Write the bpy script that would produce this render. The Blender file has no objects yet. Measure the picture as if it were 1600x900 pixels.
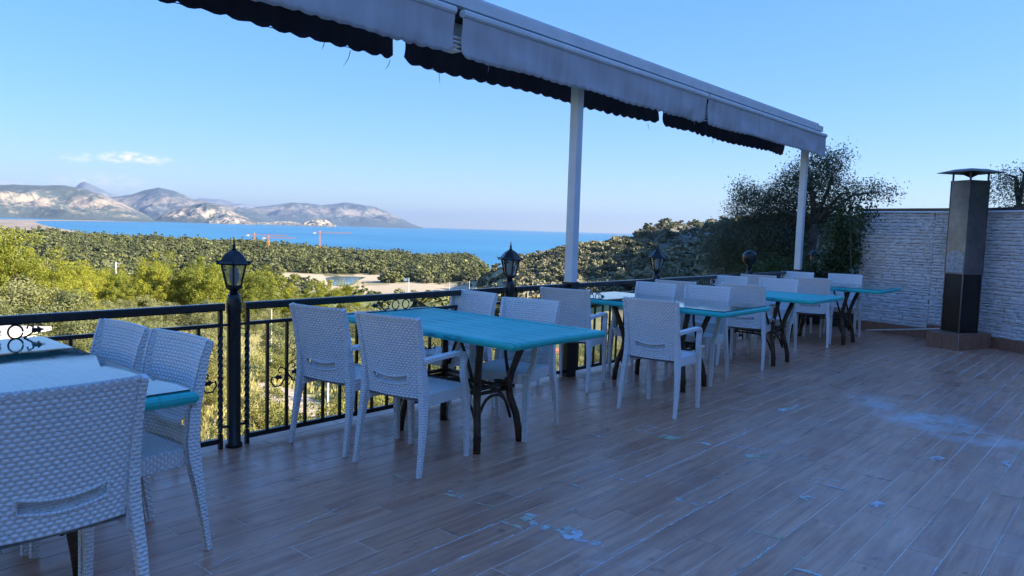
import bpy, math, random
import numpy as np
from mathutils import Vector, Matrix, noise
random.seed(7); np.random.seed(7)
S = bpy.context.scene
COL = S.collection
R = math.radians
# ---------------------------------------------------------------- camera, sky, sun, exposure
F, CH, ROLL, PITCH, YAW = 1150., 1.36, R(1.76), R(4.53), R(41.3)
CAM = Vector((0, 0, CH))
fw = Vector((math.cos(YAW)*math.cos(PITCH), math.sin(YAW)*math.cos(PITCH), -math.sin(PITCH)))
rt0 = Vector((math.sin(YAW), -math.cos(YAW), 0)); up0 = rt0.cross(fw)
RT = math.cos(ROLL)*rt0 + math.sin(ROLL)*up0
UP = -math.sin(ROLL)*rt0 + math.cos(ROLL)*up0
cd = bpy.data.cameras.new('camera'); cam = bpy.data.objects.new('camera', cd); COL.objects.link(cam)
M = Matrix((RT, UP, -fw)).transposed().to_4x4(); M.translation = CAM
cam.matrix_world = M
cd.sensor_width = 36; cd.lens = F/1600*36; cd.clip_start = .05; cd.clip_end = 300000
S.camera = cam
SUN_ELEV, SUN_HEAD = 25., -62.           # heading counter-clockwise from +X, direction towards the sun
w = bpy.data.worlds.new('World'); S.world = w; w.use_nodes = True
nt = w.node_tree; bg = nt.nodes['Background']
sky = nt.nodes.new('ShaderNodeTexSky'); sky.sky_type = 'NISHITA'; sky.sun_disc = False
sky.sun_elevation = R(SUN_ELEV); sky.sun_rotation = R(90-SUN_HEAD)
sky.altitude = 100; sky.air_density = 1.0; sky.dust_density = 0.1; sky.ozone_density = 5.0
# small clouds over the far mountains, set by direction in the sky
def wn(t, **k):
    n = nt.nodes.new(t)
    for a, b in k.items(): setattr(n, a, b)
    return n
def dirof(x, y):
    return (fw*F + RT*(x-800) - UP*(y-450)).normalized()
tc = wn('ShaderNodeTexCoord')
def cloudmask(x, y, wpx, hpx):
    d = dirof(x, y); h = Vector((math.sin(YAW), -math.cos(YAW), 0)); sx = (h - d*h.dot(d)).normalized(); sy = sx.cross(d)
    out = []
    for ax, s in ((sx, F/wpx), (sy, F/hpx)):
        v = wn('ShaderNodeVectorMath', operation='DOT_PRODUCT'); v.inputs[1].default_value = ax*s
        o = wn('ShaderNodeMath', operation='SUBTRACT'); o.inputs[1].default_value = d.dot(ax)*s
        p = wn('ShaderNodeMath', operation='POWER'); p.inputs[1].default_value = 2
        nt.links.new(tc.outputs['Generated'], v.inputs[0]); nt.links.new(v.outputs['Value'], o.inputs[0]); nt.links.new(o.outputs[0], p.inputs[0]); out.append(p)
    a = wn('ShaderNodeMath', operation='ADD'); nt.links.new(out[0].outputs[0], a.inputs[0]); nt.links.new(out[1].outputs[0], a.inputs[1])
    m = wn('ShaderNodeMapRange'); m.inputs['From Min'].default_value = 1; m.inputs['From Max'].default_value = 0
    nt.links.new(a.outputs[0], m.inputs['Value'])
    f = wn('ShaderNodeVectorMath', operation='DOT_PRODUCT'); f.inputs[1].default_value = d
    g = wn('ShaderNodeMath', operation='GREATER_THAN'); g.inputs[1].default_value = 0; nt.links.new(tc.outputs['Generated'], f.inputs[0]); nt.links.new(f.outputs['Value'], g.inputs[0])
    r = wn('ShaderNodeMath', operation='MULTIPLY'); nt.links.new(m.outputs[0], r.inputs[0]); nt.links.new(g.outputs[0], r.inputs[1])
    return r
nz = wn('ShaderNodeTexNoise'); nz.inputs['Scale'].default_value = 90; nz.inputs['Detail'].default_value = 5
mp = wn('ShaderNodeMapping'); mp.inputs['Scale'].default_value = (1, 1, 2.4)
nt.links.new(tc.outputs['Generated'], mp.inputs[0]); nt.links.new(mp.outputs[0], nz.inputs['Vector'])
acc = None
for (x, y, a, b, s) in ((196, 246, 38, 9, .7), (122, 246, 26, 8, .35), (245, 251, 24, 8, .4), (150, 284, 75, 14, .25), (20, 289, 40, 7, .3)):
    c = cloudmask(x, y, a, b); q = wn('ShaderNodeMath', operation='MULTIPLY'); q.inputs[1].default_value = s
    nt.links.new(c.outputs[0], q.inputs[0])
    if acc is None: acc = q
    else:
        ad = wn('ShaderNodeMath', operation='ADD'); nt.links.new(acc.outputs[0], ad.inputs[0]); nt.links.new(q.outputs[0], ad.inputs[1]); acc = ad
cm = wn('ShaderNodeMath', operation='MULTIPLY'); nt.links.new(acc.outputs[0], cm.inputs[0])
nr = wn('ShaderNodeMapRange'); nr.inputs['From Min'].default_value = .38; nr.inputs['From Max'].default_value = .62; nt.links.new(nz.outputs[0], nr.inputs['Value'])
nt.links.new(nr.outputs[0], cm.inputs[1])
cl = wn('ShaderNodeMath', operation='MULTIPLY', use_clamp=True); cl.inputs[1].default_value = 1.2; nt.links.new(cm.outputs[0], cl.inputs[0])
SKY_TINT = (.92, .87, 1.02, 1)
tint = wn('ShaderNodeMix', data_type='RGBA', blend_type='MULTIPLY'); tint.inputs['Factor'].default_value = 1; tint.inputs['B'].default_value = SKY_TINT
hs = wn('ShaderNodeHueSaturation'); hs.inputs['Saturation'].default_value = 1.15; 
# one even curve over the whole dome: the phone's picture compresses the sky's brightness range
pw = wn('ShaderNodeVectorMath', operation='DOT_PRODUCT'); pw.inputs[1].default_value = (.25, .35, .40); nt.links.new(sky.outputs[0], pw.inputs[0])
pp = wn('ShaderNodeMath', operation='POWER'); pp.inputs[1].default_value = -.6; nt.links.new(pw.outputs['Value'], pp.inputs[0])
pm = wn('ShaderNodeVectorMath', operation='SCALE'); nt.links.new(sky.outputs[0], pm.inputs[0]); nt.links.new(pp.outputs[0], pm.inputs['Scale'])
ps = wn('ShaderNodeVectorMath', operation='SCALE'); ps.inputs['Scale'].default_value = 1.22; nt.links.new(pm.outputs[0], ps.inputs[0])
nt.links.new(ps.outputs[0], hs.inputs['Color']); nt.links.new(hs.outputs[0], tint.inputs['A'])
mx = wn('ShaderNodeMix', data_type='RGBA'); mx.inputs['B'].default_value = (3.6, 3.2, 3.4, 1)
nt.links.new(tint.outputs['Result'], mx.inputs['A']); nt.links.new(cl.outputs[0], mx.inputs['Factor']); nt.links.new(mx.outputs['Result'], bg.inputs[0])
bg.inputs[1].default_value = 0.13
sd = bpy.data.lights.new('sun', 'SUN'); sun = bpy.data.objects.new('sun', sd); COL.objects.link(sun)
sd.energy = 5.0; sd.angle = R(.5); sd.color = (1, .90, .72)
sv = Vector((math.cos(R(SUN_HEAD))*math.cos(R(SUN_ELEV)), math.sin(R(SUN_HEAD))*math.cos(R(SUN_ELEV)), math.sin(R(SUN_ELEV))))
sun.rotation_euler = sv.to_track_quat('Z', 'Y').to_euler()
S.view_settings.view_transform = 'Standard'; S.view_settings.look = 'None'; S.view_settings.gamma = 1
S.view_settings.exposure = 1.82; S.view_settings.use_curve_mapping = False
S.cycles.max_bounces = 8; S.cycles.volume_bounces = 0; S.cycles.transparent_max_bounces = 12

def gp(x, y, h=0.):
    d = dirof(x, y); t = (h-CH)/d.z; return CAM + d*t
def proj(p):
    v = Vector(p)-CAM; z = v.dot(fw)
    if z < .05: return (-9999, -9999, z)
    return (800+F*v.dot(RT)/z, 450-F*v.dot(UP)/z, z)

# ---------------------------------------------------------------- mesh helpers
class MB:
    def __init__(s): s.v = []; s.f = []; s.uv = []; s.smooth = False
    def add(s, vs, fs, uvs=None):
        n = len(s.v); s.v += [tuple(p) for p in vs]; s.f += [tuple(i+n for i in f) for f in fs]
        s.uv += list(uvs) if uvs is not None else [(p[0]+p[2]*.3, p[1]+p[2]) for p in vs]
    def box(s, c, d, rz=0, m=None):
        X, Y, Z = d[0]/2, d[1]/2, d[2]/2; vs = []; uvs = []
        ca, sa = math.cos(rz), math.sin(rz)
        fs = []
        for (ax, sg) in ((0, 1), (0, -1), (1, 1), (1, -1), (2, 1), (2, -1)):
            q = []
            for a, b in ((-1, -1), (1, -1), (1, 1), (-1, 1)):
                if ax == 0: p = (sg*X, a*sg*Y, b*Z); t = (p[1], p[2])
                elif ax == 1: p = (-a*sg*X, sg*Y, b*Z); t = (p[0], p[2])
                else: p = (a*X, b*sg*Y, sg*Z); t = (p[0], p[1])
                q.append(p); uvs.append(t)
            n = len(vs); vs += q; fs.append((n, n+1, n+2, n+3))
        vs = [(c[0]+p[0]*ca-p[1]*sa, c[1]+p[0]*sa+p[1]*ca, c[2]+p[2]) for p in vs]
        s.add(vs, fs, uvs); return s
    def tube(s, pts, r, n=8, cap=True):
        pts = [Vector(p) for p in pts]; rs = r if isinstance(r, (list, tuple)) else [r]*len(pts)
        vs = []; uvs = []; fs = []; L = 0; ref = None
        for i, p in enumerate(pts):
            t = (pts[min(i+1, len(pts)-1)]-pts[max(i-1, 0)]).normalized()
            if ref is None:
                ref = Vector((0, 0, 1)) if abs(t.z) < .9 else Vector((1, 0, 0))
            a = (ref - t*ref.dot(t))
            if a.length < 1e-4: a = t.orthogonal()
            a.normalize(); ref = a; b = t.cross(a)
            if i: L += (p-pts[i-1]).length
            for k in range(n):
                th = 2*math.pi*k/n; vs.append(p+(a*math.cos(th)+b*math.sin(th))*rs[i]); uvs.append((k/n*2*math.pi*rs[i], L))
        for i in range(len(pts)-1):
            for k in range(n):
                fs.append((i*n+k, i*n+(k+1) % n, (i+1)*n+(k+1) % n, (i+1)*n+k))
        if cap: fs.append(tuple(range(n-1, -1, -1))); fs.append(tuple(range((len(pts)-1)*n, len(pts)*n)))
        s.add(vs, fs, uvs); return s
    def sweep(s, pts, sizes, side=(0, 1, 0), ch=.25):
        """rectangular section with chamfered corners swept on a path; sizes = (along side, other)"""
        pts = [Vector(p) for p in pts]; side = Vector(side).normalized(); vs = []; uvs = []; fs = []; L = 0
        for i, p in enumerate(pts):
            t = (pts[min(i+1, len(pts)-1)]-pts[max(i-1, 0)]).normalized()
            a = (side - t*side.dot(t)).normalized(); b = t.cross(a); w_, h_ = sizes[i][0]/2, sizes[i][1]/2
            if i: L += (p-pts[i-1]).length
            c = min(w_, h_)*ch; per = 0; prev = None
            for (x, y) in ((w_, -h_+c), (w_, h_-c), (w_-c, h_), (-w_+c, h_), (-w_, h_-c), (-w_, -h_+c), (-w_+c, -h_), (w_-c, -h_)):
                if prev: per += math.hypot(x-prev[0], y-prev[1])
                prev = (x, y); vs.append(p+a*x+b*y); uvs.append((per, L))
        n = 8
        for i in range(len(pts)-1):
            for k in range(n): fs.append((i*n+k, i*n+(k+1) % n, (i+1)*n+(k+1) % n, (i+1)*n+k))
        fs.append(tuple(range(n-1, -1, -1))); fs.append(tuple(range((len(pts)-1)*n, len(pts)*n)))
        s.add(vs, fs, uvs); return s
    def lathe(s, prof, c=(0, 0, 0), n=12, rz=0):
        vs = []; fs = []
        for (r, z) in prof:
            for k in range(n):
                th = 2*math.pi*k/n+rz; vs.append((c[0]+r*math.cos(th), c[1]+r*math.sin(th), c[2]+z))
        for i in range(len(prof)-1):
            for k in range(n): fs.append((i*n+k, i*n+(k+1) % n, (i+1)*n+(k+1) % n, (i+1)*n+k))
        fs.append(tuple(range(n-1, -1, -1))); fs.append(tuple(range((len(prof)-1)*n, len(prof)*n)))
        s.add(vs, fs); return s
    def grid(s, P, uvs=None, skip=None, flip=False):
        """P: array rows x cols x 3"""
        r, c = len(P), len(P[0]); vs = [p for row in P for p in row]; fs = []
        for i in range(r-1):
            for j in range(c-1):
                if skip and skip(i, j): continue
                f = (i*c+j, i*c+j+1, (i+1)*c+j+1, (i+1)*c+j); fs.append(f[::-1] if flip else f)
        s.add(vs, fs, [u for row in uvs for u in row] if uvs else None); return s
    def mesh(s, name, mat, smooth=False):
        me = bpy.data.meshes.new(name); me.from_pydata(s.v, [], s.f)
        uv = me.uv_layers.new(name='UVMap'); idx = np.empty(len(me.loops), dtype=np.int32); me.loops.foreach_get('vertex_index', idx)
        uv.data.foreach_set('uv', np.array(s.uv, dtype=np.float32)[idx].ravel())
        if smooth: me.polygons.foreach_set('use_smooth', [True]*len(me.polygons))
        if mat: me.materials.append(mat)
        me.update(); return me
    def build(s, name, mat, parent=None, smooth=False, loc=None, rz=0):
        return obj(name, s.mesh(name, mat, smooth), parent, loc, rz)
def obj(name, me, parent=None, loc=None, rz=0):
    o = bpy.data.objects.new(name, me); COL.objects.link(o)
    if parent: o.parent = parent
    if loc is not None: o.location = loc
    o.rotation_euler.z = rz; return o
def tag(o, label=None, cat=None, group=None, kind=None):
    if label: o['label'] = label
    if cat: o['category'] = cat
    if group: o['group'] = group
    if kind: o['kind'] = kind
    return o
def thing(name, label, cat, loc=(0, 0, 0), rz=0, group=None):
    o = obj(name, None, None, loc, rz); o.empty_display_size = .1; return tag(o, label, cat, group)
def dup(root, loc=None, rz=None, label=None, scale=None):
    r = root.copy(); COL.objects.link(r)
    if loc is not None: r.location = loc
    if rz is not None: r.rotation_euler.z = rz
    if scale is not None: r.scale = scale if hasattr(scale, '__len__') else (scale,)*3
    if label: r['label'] = label
    for ch in list(root.children):
        c = ch.copy(); COL.objects.link(c); c.parent = r
        for g in list(ch.children):
            d = g.copy(); COL.objects.link(d); d.parent = c
    return r
def shade_auto(o):
    o.data.polygons.foreach_set('use_smooth', [True]*len(o.data.polygons)); return o

# ---------------------------------------------------------------- materials
class NT:
    def __init__(s, name):
        s.m = bpy.data.materials.new(name); s.m.use_nodes = True; s.t = s.m.node_tree
        s.b = s.t.nodes['Principled BSDF']; s.out = s.t.nodes['Material Output']
    def n(s, t, **k):
        x = s.t.nodes.new(t)
        for a, b in k.items(): setattr(x, a, b)
        return x
    def l(s, a, b): s.t.links.new(a, b); return s
    def math(s, op, a, b=None, c=None, clamp=False):
        x = s.n('ShaderNodeMath', operation=op, use_clamp=clamp)
        for i, v in enumerate((a, b, c)):
            if v is None: continue
            if isinstance(v, (int, float)): x.inputs[i].default_value = v
            else: s.l(v, x.inputs[i])
        return x.outputs[0]
    def mix(s, f, a, b, bt='MIX'):
        x = s.n('ShaderNodeMix', data_type='RGBA', blend_type=bt)
        for k, v in (('Factor', f), ('A', a), ('B', b)):
            if isinstance(v, (int, float)): x.inputs[k].default_value = v
            elif isinstance(v, tuple): x.inputs[k].default_value = v if len(v) == 4 else v+(1,)
            else: s.l(v, x.inputs[k])
        return x.outputs['Result']
    def noise(s, scale, detail=4, vec=None, rough=.55, stretch=None, lo=None, hi=None, dist=0):
        x = s.n('ShaderNodeTexNoise'); x.inputs['Scale'].default_value = scale; x.inputs['Detail'].default_value = detail
        x.inputs['Roughness'].default_value = rough; x.inputs['Distortion'].default_value = dist
        if vec is None: vec = s.pos()
        if stretch:
            m = s.n('ShaderNodeMapping'); m.inputs['Scale'].default_value = stretch; s.l(vec, m.inputs[0]); vec = m.outputs[0]
        s.l(vec, x.inputs['Vector']); o = x.outputs[0]
        if lo is not None: o = s.ramp(o, lo, hi)
        return o
    def ramp(s, v, lo, hi, a=0., b=1.):
        x = s.n('ShaderNodeMapRange'); s.l(v, x.inputs['Value'])
        for k, q in (('From Min', lo), ('From Max', hi), ('To Min', a), ('To Max', b)): x.inputs[k].default_value = q
        return x.outputs[0]
    def pos(s): return s.n('ShaderNodeNewGeometry').outputs['Position']
    def ob(s): return s.n('ShaderNodeTexCoord').outputs['Object']
    def uv(s): return s.n('ShaderNodeTexCoord').outputs['UV']
    def rnd(s): return s.n('ShaderNodeObjectInfo').outputs['Random']
    def attr(s, name): return s.n('ShaderNodeAttribute', attribute_name=name)
    def bump(s, h, strength=.5, dist=.01):
        x = s.n('ShaderNodeBump'); x.inputs['Strength'].default_value = strength; x.inputs['Distance'].default_value = dist
        s.l(h, x.inputs['Height']); s.l(x.outputs[0], s.b.inputs['Normal']); return s
    def col(s, c):
        if isinstance(c, tuple): s.b.inputs['Base Color'].default_value = c if len(c) == 4 else c+(1,)
        else: s.l(c, s.b.inputs['Base Color'])
        return s
    def rough(s, r):
        if isinstance(r, (int, float)): s.b.inputs['Roughness'].default_value = r
        else: s.l(r, s.b.inputs['Roughness'])
        return s
def simple(name, c1, c2=None, scale=8, rough=.6, metal=0, bump=0, bdist=.004, bscale=60, coords='ob', detail=4):
    k = NT(name); v = k.ob() if coords == 'ob' else k.pos()
    k.col(k.mix(k.noise(scale, detail, v, lo=.35, hi=.65), c1, c2 or c1))
    k.rough(k.ramp(k.noise(scale*2, 3, v), .3, .7, max(rough-.12, .05), min(rough+.12, 1))); k.b.inputs['Metallic'].default_value = metal
    if bump: k.bump(k.noise(bscale, 5, v), bump, bdist)
    return k.m
def weave_height(k):
    u = k.n('ShaderNodeSeparateXYZ'); k.l(k.uv(), u.inputs[0])
    v = k.math('DIVIDE', u.outputs[1], .0145); q = k.math('DIVIDE', u.outputs[0], .01225)
    par = k.math('MULTIPLY', k.math('FLOOR', v), math.pi)
    a = k.math('ABSOLUTE', k.math('SINE', k.math('MULTIPLY', v, math.pi)))
    b = k.math('MULTIPLY_ADD', k.math('COSINE', k.math('ADD', k.math('MULTIPLY', q, math.pi), par)), .42, .58)
    return k.math('MULTIPLY', a, b)
def wicker(name, bump):
    k = NT(name)
    d = k.noise(2.5, 5, k.ob(), lo=.45, hi=.75); tintv = k.math('MULTIPLY', k.rnd(), .25)
    base = k.mix(tintv, (.86, .87, .88), (.78, .79, .80))
    base = k.mix(k.math('MULTIPLY', d, .25), base, (.62, .61, .58))
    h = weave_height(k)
    if not bump: base = k.mix(k.ramp(h, .05, .42, .5, 0), base, (.30, .31, .33))  # shade between the strands painted into the grooves
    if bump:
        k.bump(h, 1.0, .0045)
        base = k.mix(k.ramp(h, 0, .35, .3, 0), base, (.42, .42, .42))       # groove shade put into the colour, with settled grime
    k.col(base).rough(.42); return k.m
M_ = {}
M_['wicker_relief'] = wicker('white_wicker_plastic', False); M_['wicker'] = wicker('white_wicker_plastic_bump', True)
M_['rattan'] = simple('dark_rattan_pole', (.035, .018, .010), (.075, .040, .020), 14, .35, bump=.3, bscale=40)
M_['brass'] = simple('worn_brass_tip', (.25, .15, .05), (.12, .08, .04), 30, .4, .6)
def turquoise():
    k = NT('turquoise_painted_wood'); o = k.ob()
    g = k.noise(9, 6, o, stretch=(9, .5, 1)); w_ = k.noise(3, 4, o, lo=.3, hi=.7)
    c = k.mix(w_, (.016, .46, .42), (.028, .57, .51)); c = k.mix(k.math('MULTIPLY', k.rnd(), .35), c, (.014, .44, .44))
    c = k.mix(k.ramp(g, .58, .70), c, (.008, .20, .24))
    k.col(c).rough(k.ramp(g,   .3, .7, .38, .6)).bump(g, .6, .0015); return k.m
M_['turq'] = turquoise()
def glassmat():
    k = NT('clear_glass'); k.col((.82, .95, .92)).rough(.02); k.b.inputs['Transmission Weight'].default_value = 1; k.b.inputs['IOR'].default_value = 1.5
    return k.m
def thin_glass(name, c, refl=.12, rough=.03, smudge=True, ior=1.5):
    k = NT(name); t = k.n('ShaderNodeBsdfTransparent'); t.inputs[0].default_value = c+(1,); g = k.n('ShaderNodeBsdfGlossy')
    g.inputs['Color'].default_value = (1, 1, 1, 1)
    if smudge: k.l(k.ramp(k.noise(7, 5, k.ob()), .4, .7, rough, rough+.10), g.inputs['Roughness'])
    else: g.inputs['Roughness'].default_value = rough
    fr = k.n('ShaderNodeFresnel'); fr.inputs[0].default_value = ior
    m = k.n('ShaderNodeMixShader'); k.l(k.math('ADD', fr.outputs[0], refl, clamp=True), m.inputs[0]); k.l(t.outputs[0], m.inputs[1]); k.l(g.outputs[0], m.inputs[2]); k.l(m.outputs[0], k.out.inputs[0])
    return k.m
M_['tabletop_glass'] = thin_glass('tabletop_glass', (.90, .97, .95), .06, ior=1.9)
M_['tabletop_glass_dull'] = thin_glass('dusty_tabletop_glass', (.88, .96, .94), .0, .12, ior=1.4)
M_['glass_edge'] = simple('glass_edge', (.02, .10, .09), None, 5, .1)
M_['lantern_glass'] = thin_glass('lantern_glass', (.75, .80, .82), .12, .2)
M_['iron'] = simple('black_painted_iron', (.011, .011, .013), (.014, .014, .016), 1, .34, .0)
M_['iron_top'] = simple('worn_black_iron_handrail', (.016, .018, .020), (.02, .022, .024), 1, .28, .0)
M_['bulb'] = simple('bulb_white', (.7, .7, .68), None, 5, .3)
M_['white_post'] = simple('white_painted_post', (.80, .82, .86), (.70, .72, .76), 3, .4, 0, .1, .001)
def fabric(name, a, b):
    k = NT(name); o = k.ob(); st = k.noise(5, 4, o, stretch=(1.6, 1, .25), lo=.35, hi=.75)
    k.col(k.mix(k.math('MULTIPLY', st, .8), a, b)).rough(.85).bump(k.noise(400, 2, o), .25, .001)
    return k.m
M_['fab_light'] = fabric('light_grey_canvas', (.60, .57, .60), (.44, .42, .44)); M_['fab_backlit'] = fabric('backlit_outer_canvas', (.055, .05, .07), (.03, .03, .04))  # outer canvas darkened in colour for its backlit inner side
M_['alu'] = simple('white_aluminium', (.84, .86, .88), (.74, .76, .79), 4, .4, .0)
M_['gap_shade'] = simple('painted_gap_shade', (.03, .03, .035), None, 4, .6)  # dark tone painted in for the shaded awning gap
M_['thread'] = simple('loose_thread', (.25, .25, .25), None, 5, .8)
def tilemat(name='wood_look_tile', vertical=False):
    k = NT(name); p = k.ob() if vertical else k.pos()
    tv = k.math('FRACT', k.math('ADD', k.rnd(), k.attr('tint').outputs['Fac']))
    off = k.n('ShaderNodeCombineXYZ'); k.l(k.math('MULTIPLY', tv, 37.), off.inputs[0]); k.l(k.math('MULTIPLY', tv, 91.), off.inputs[2])
    va = k.n('ShaderNodeVectorMath', operation='ADD'); k.l(p, va.inputs[0]); k.l(off.outputs[0], va.inputs[1]); v = va.outputs[0]
    g = k.noise(6, 7, v, stretch=(.35, 4.5, 1), rough=.62, dist=.6); kn = k.noise(2.2, 4, v, stretch=(1, 3.2, 1), lo=.52, hi=.78)
    c = k.mix(k.ramp(g, .30, .70), (.40, .16, .09), (.72, .37, .225))
    c = k.mix(k.math('MULTIPLY', kn, .6), c, (.36, .17, .115))
    c = k.mix(k.ramp(k.noise(9, 3, v), .66, .74, 0, .6), c, (.09, .05, .045))
    c = k.mix(k.ramp(tv, .45, 1, 0, .22), c, (.58, .33, .24)); c = k.mix(k.ramp(tv, .4, 0, 0, .24), c, (.27, .105, .075))
    if vertical: c = k.mix(.55, c, (.06, .05, .05))
    if not vertical:
        # film of dried grout wiped over the tiles, strongest in one patch
        q = k.pos(); sx = k.n('ShaderNodeSeparateXYZ'); k.l(q, sx.inputs[0])
        ey = k.math('MULTIPLY_ADD', sx.outputs[1], 1/.95, -1.2/.95); x_ = k.math('MULTIPLY_ADD', ey, -.57, k.math('ADD', sx.outputs[0], -6.3))
        r2 = k.math('ADD', k.math('POWER', k.math('MULTIPLY', x_, 1/.5), 2), k.math('POWER', ey, 2))
        f = k.math('MULTIPLY', k.ramp(r2, 1.1, .1), k.noise(3.2, 6, q, lo=.43, hi=.66, rough=.65))
        wide = k.math('MULTIPLY', k.noise(.9, 3, q, lo=.5, hi=.75), k.noise(14, 5, q, lo=.45, hi=.8))
        f = k.math('ADD', k.math('MULTIPLY', f, .8), k.math('MULTIPLY', wide, .4), clamp=True)
        c = k.mix(f, c, (.62, .66, .68))
        c = k.mix(k.math('MULTIPLY', k.noise(1.3, 5, q, lo=.5, hi=.7), .18), c, (.36, .34, .33))
    k.col(c).rough(k.ramp(g, .3, .7, .34, .5) if vertical else k.ramp(k.noise(3, 4, p), .35, .7, .26, .45)).bump(g, .25, .0008)
    return k.m
M_['tile'] = tilemat(); M_['skirting'] = tilemat('brown_skirting_tile', True)
def groutmat():
    k = NT('grout'); p = k.pos(); k.col(k.mix(k.noise(.9, 4, p, lo=.36, hi=.54), (.20, .15, .13), (.84, .78, .66))).rough(.9); return k.m
M_['grout'] = groutmat()
def smearmat():
    k = NT('dried_grout_smear'); p = k.pos()
    k.col(k.mix(k.noise(2.2, 5, p, lo=.52, hi=.62), (.66, .72, .74), (.50, .52, .30))).rough(.8).bump(k.noise(60, 4, p), .5, .002)
    t = k.n('ShaderNodeBsdfTransparent'); m = k.n('ShaderNodeMixShader'); al = k.attr('alpha').outputs['Fac']
    k.l(k.math('MULTIPLY', k.ramp(k.math('ADD', k.math('MULTIPLY', al, .30), k.math('MULTIPLY', k.noise(20, 7, p, rough=.75), 1.3)), .80, .97), .85, clamp=True), m.inputs[0])
    k.l(t.outputs[0], m.inputs[1]); k.l(k.b.outputs[0], m.inputs[2]); k.l(m.outputs[0], k.out.inputs[0]); return k.m
M_['smear'] = smearmat()
def stonemat():
    k = NT('white_split_stone'); p = k.pos(); n1 = k.noise(16, 7, p, rough=.65, stretch=(1, 1, 2.2))
    c = k.mix(k.ramp(n1, .35, .65), (.74, .73, .74), (.90, .89, .90)); c = k.mix(k.noise(1.4, 4, p, lo=.55, hi=.8), c, (.50, .44, .40))
    c = k.mix(k.math('MULTIPLY', k.noise(9, 2, p, stretch=(1, 1, 3), lo=.45, hi=.6), .35), c, (.42, .42, .45)); c = k.mix(k.math('MULTIPLY', k.rnd(), .3), c, (.5, .5, .52))
    k.col(c).rough(.85).bump(n1, 1.0, .016); return k.m
M_['stone'] = stonemat(); M_['mortar'] = simple('grey_mortar', (.50, .49, .50), (.38, .37, .38), 10, .9, coords='pos')  # plain grey mortar of the wall core
M_['coping'] = simple('dark_metal_coping', (.05, .055, .065), (.09, .09, .10), 3, .35, .3)
def steel(name, a, b, patch=False):
    k = NT(name); p = k.pos(); n1 = k.noise(2.2, 6, p, stretch=(1, 1, .6), lo=.35, hi=.7); c = k.mix(n1, a, b)
    if patch:
        g = k.noise(9, 6, p, rough=.7, lo=.45, hi=.6); c = k.mix(k.math('MULTIPLY', g, .25), c, (.06, .05, .045))
    k.col(c).rough(k.ramp(n1, 0, 1, .30, .52)).bump(k.noise(5, 3, p), .2, .01); k.b.inputs['Metallic'].default_value = .85; return k.m
M_['steel'] = steel('galvanised_steel', (.24, .225, .215), (.12, .115, .12), True); M_['soot'] = steel('sooty_steel', (.03, .026, .026), (.06, .052, .05), True)
M_['patch'] = simple('bright_metal', (.42, .44, .48), (.22, .23, .26), 26, .5, .5, .4, .002, 60, 'pos')
M_['cap'] = simple('dark_sheet_cap', (.035, .032, .035), (.06, .055, .05), 6, .5, .1)
M_['stick'] = simple('pale_wood_stick', (.62, .60, .55), None, 5, .6); M_['paper'] = simple('crumpled_sheet', (.55, .58, .62), (.40, .42, .46), 9, .7, 0, .5, .01, 12)
M_['blacksheet'] = simple('black_plastic_sheet', (.02, .02, .025), None, 9, .35, 0, .6, .01, 14)
def leafmat(name, a, b, c3, trans=.3, objn=.6, att=None):
    k = NT(name); p = k.pos(); n1 = k.noise(objn, 3, p, lo=.35, hi=.65); c = k.mix(n1, a, b); r_ = k.rnd(); c = k.mix(k.ramp(r_, .3, 1, 0, .85), c, c3); c = k.mix(k.ramp(r_, .25, 0, 0, .6), c, tuple(min(q*1.5, 1) for q in b))
    k.col(c).rough(.6); k.b.inputs['Specular IOR Level'].default_value = .25
    t = k.n('ShaderNodeBsdfTranslucent'); k.l(c, t.inputs[0]); m = k.n('ShaderNodeMixShader'); m.inputs[0].default_value = trans
    k.l(k.b.outputs[0], m.inputs[1]); k.l(t.outputs[0], m.inputs[2]); k.l(m.outputs[0], k.out.inputs[0]); return k.m
M_['pine'] = leafmat('pine_needles', (.21, .235, .022), (.29, .28, .03), (.15, .18, .03))
M_['pine_far'] = leafmat('distant_pine', (.12, .135, .05), (.18, .185, .07), (.05, .065, .035), .12, .006)
M_['olive'] = leafmat('olive_leaves', (.17, .185, .075), (.24, .235, .10), (.13, .15, .06), .25)
M_['olive_far'] = leafmat('distant_olive', (.17, .17, .095), (.26, .24, .14), (.075, .09, .05), .12, .02)
M_['bush'] = leafmat('scrub_leaves', (.19, .21, .05), (.26, .24, .07), (.22, .19, .07), .25)
M_['dark_leaf'] = leafmat('dark_olive_leaves', (.11, .135, .085), (.15, .175, .10), (.085, .10, .065), .3)
M_['ivy'] = leafmat('dark_ivy', (.03, .045, .02), (.05, .07, .025), (.03, .04, .02), .2)
M_['hedge'] = leafmat('hedge_leaves', (.05, .09, .03), (.07, .13, .04), (.04, .07, .02), .3)
M_['bark'] = simple('bark', (.06, .045, .035), (.11, .09, .07), 6, .9, 0, .6, .02, 12)
M_['plaster'] = simple('cream_plaster', (.62, .58, .50), (.55, .51, .44), 1, .9, coords='pos'); M_['roof_red'] = simple('terracotta_roof', (.42, .12, .06), (.30, .09, .05), 3, .8, 0, .3, .02, 8)
M_['roof_white'] = simple('pale_roof_panel', (.66, .60, .52), (.55, .50, .44), 1.5, .7); M_['window'] = simple('dark_window_glass', (.02, .025, .03), None, 3, .08)
M_['white_wall'] = simple('white_wall', (.72, .71, .68), (.62, .61, .58), 1, .9)
M_['crane'] = simple('orange_crane', (.55, .22, .10), None, 1, .6); M_['crane_w'] = simple('concrete_counterweight', (.7, .7, .68), None, 1, .7)
M_['pole_white'] = simple('pale_pole', (.6, .58, .54), None, 2, .7)
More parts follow.
